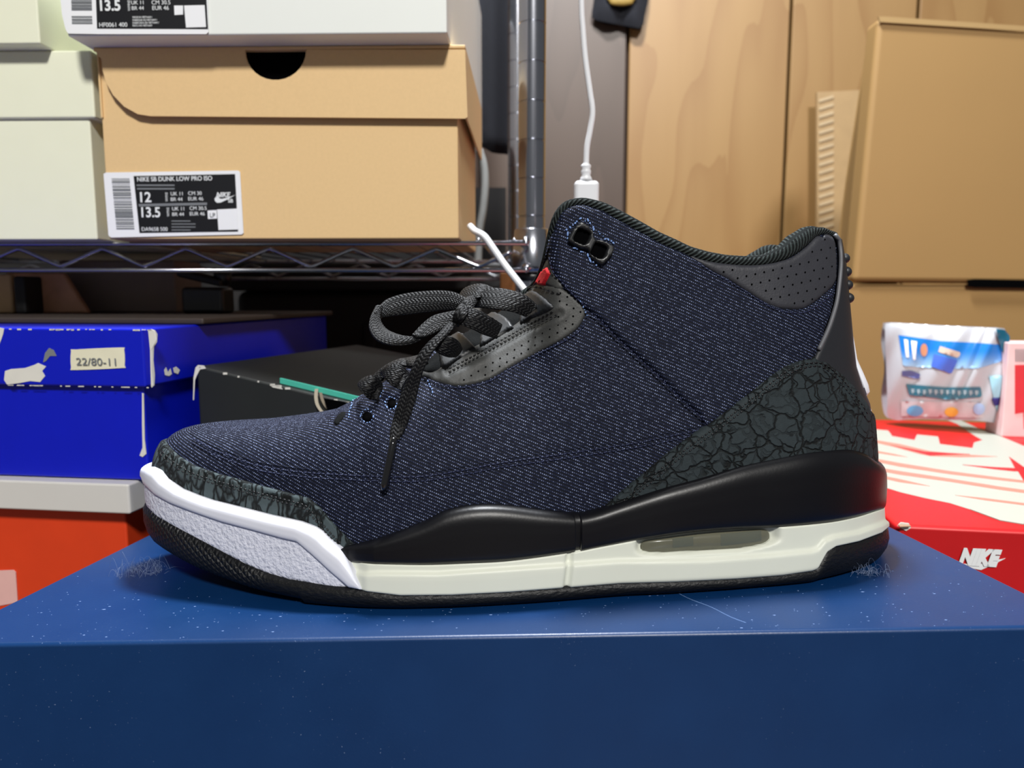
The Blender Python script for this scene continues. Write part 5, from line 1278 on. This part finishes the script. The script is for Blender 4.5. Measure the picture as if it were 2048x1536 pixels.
P = catmull([W(x, y, q) for x, y, q in ((940, 452, .50), (950, 462, .495), (968, 472, .488), (985, 495, .485), (1008, 528, .482), (1033, 560, .478), (1058, 592, .475), (1100, 650, .47), (1120, 720, .46))], 8)
V, Fc = sweep(P, .0022, 12, up=(0, 1, 0)); mk('cord', V, Fc, M['cablew'], cab2, cab2.location, True)
P = catmull([W(x, y, .80) for x, y in ((958, 300), (967, 330), (970, 370), (966, 420), (958, 470), (955, 560), (954, 640))], 6)
V, Fc = sweep(P, .0042, 10, up=(0, 1, 0)); o = mk('cable', V, Fc, pm('grey_cable', (150, 152, 150), .5), None, tuple(P[-1]), True); o.location = tuple(P[-1]); tag(o, 'thick greyish cable hanging behind the right end of the shelf', 'cable')
# ------------------------------------------------------------------ dark cloths hanging at the back
def cloth(name, label, cat, pts, y, mat, th=.012):
    poly = np.array(pts, float); vv_, tr, _ = tri2(poly, 14); c0 = W(*vv_.mean(0), y)
    d = pdist(vv_, resample(poly, 6, True)); V = []
    for (x, yy), dd in zip(vv_, d): V.append(W(x, yy, y-th*.5*min(1, dd/18)-.004*math.sin(x*.11)))
    n = len(V); V2 = [(v[0], y+.004, v[2]) for v in V]
    o = fixn(mk(name, [tuple(v) for v in V]+V2, [tuple(t_) for t_ in tr]+[tuple(i+n for i in t_[::-1]) for t_ in tr], mat, None, c0, True)); o.location = tuple(c0); return tag(o, label, cat)
M['navycloth'] = pm('navy_cloth', (12, 14, 24), .9, .2, scale=120)
cloth('jacket', 'dark navy jacket hanging behind the chrome shelf posts', 'jacket', [(880, -80), (1040, -80), (1042, 300), (1030, 312), (985, 304), (958, 290), (935, 200), (900, 110)], .90, M['navycloth'])
cp_ = cloth('cap', 'black cap with a gold emblem hanging at the top of the plank wall', 'cap', [(1196, -60), (1300, -60), (1297, 0), (1290, 30), (1287, 52), (1280, 57), (1230, 48), (1190, 40), (1181, 34), (1186, 15)], 1.135, M['navycloth'])
gp = pm('gold_thread', (150, 124, 62), .5, .4, scale=300)
o = cp_
V = []; Fc = []
g0 = W(1243, -2, 1.122)
bm = bmesh.new(); bmesh.ops.create_uvsphere(bm, u_segments=18, v_segments=10, radius=1)
for v in bm.verts: v.co = Vector((v.co.x*.021*(1+.12*math.sin(5*math.atan2(v.co.z, v.co.x))), v.co.y*.004, v.co.z*.0095))
me = bpy.data.meshes.new('emblem'); bm.to_mesh(me); bm.free(); me.materials.append(gp); me.shade_smooth()
ge = bpy.data.objects.new('emblem', me); COL.objects.link(ge); ge.parent = cp_; ge.location = Vector(g0)-cp_.location; ge['label'] = 'gold embroidered emblem'

# ------------------------------------------------------------------ finer pieces go one level down, under the part they belong to
def under(par, names, parent=shoe):
    for o in [c for c in parent.children if c.name.split('.')[0] in names and c != par]: o.parent = par
kids = {c.name.split('.')[0]: c for c in reversed(list(shoe.children))}
under(kids['heel_tab'], ('nub', 'heel_emblem', 'tab_piping')); under(kids['toe_bumper'], ('bumper_rim',)); under(kids['air_unit'], ('air_chamber', 'air_window'))
for b_ in (kb, wb):
    lb_ = [c for c in b_.children if c.name.split('.')[0] == 'label'][0]
    under(lb_, ('lettering', 'barcode', 'label_panel', 'blank_patch', 'emblem', 'label_rule', 'fine_print'), b_)
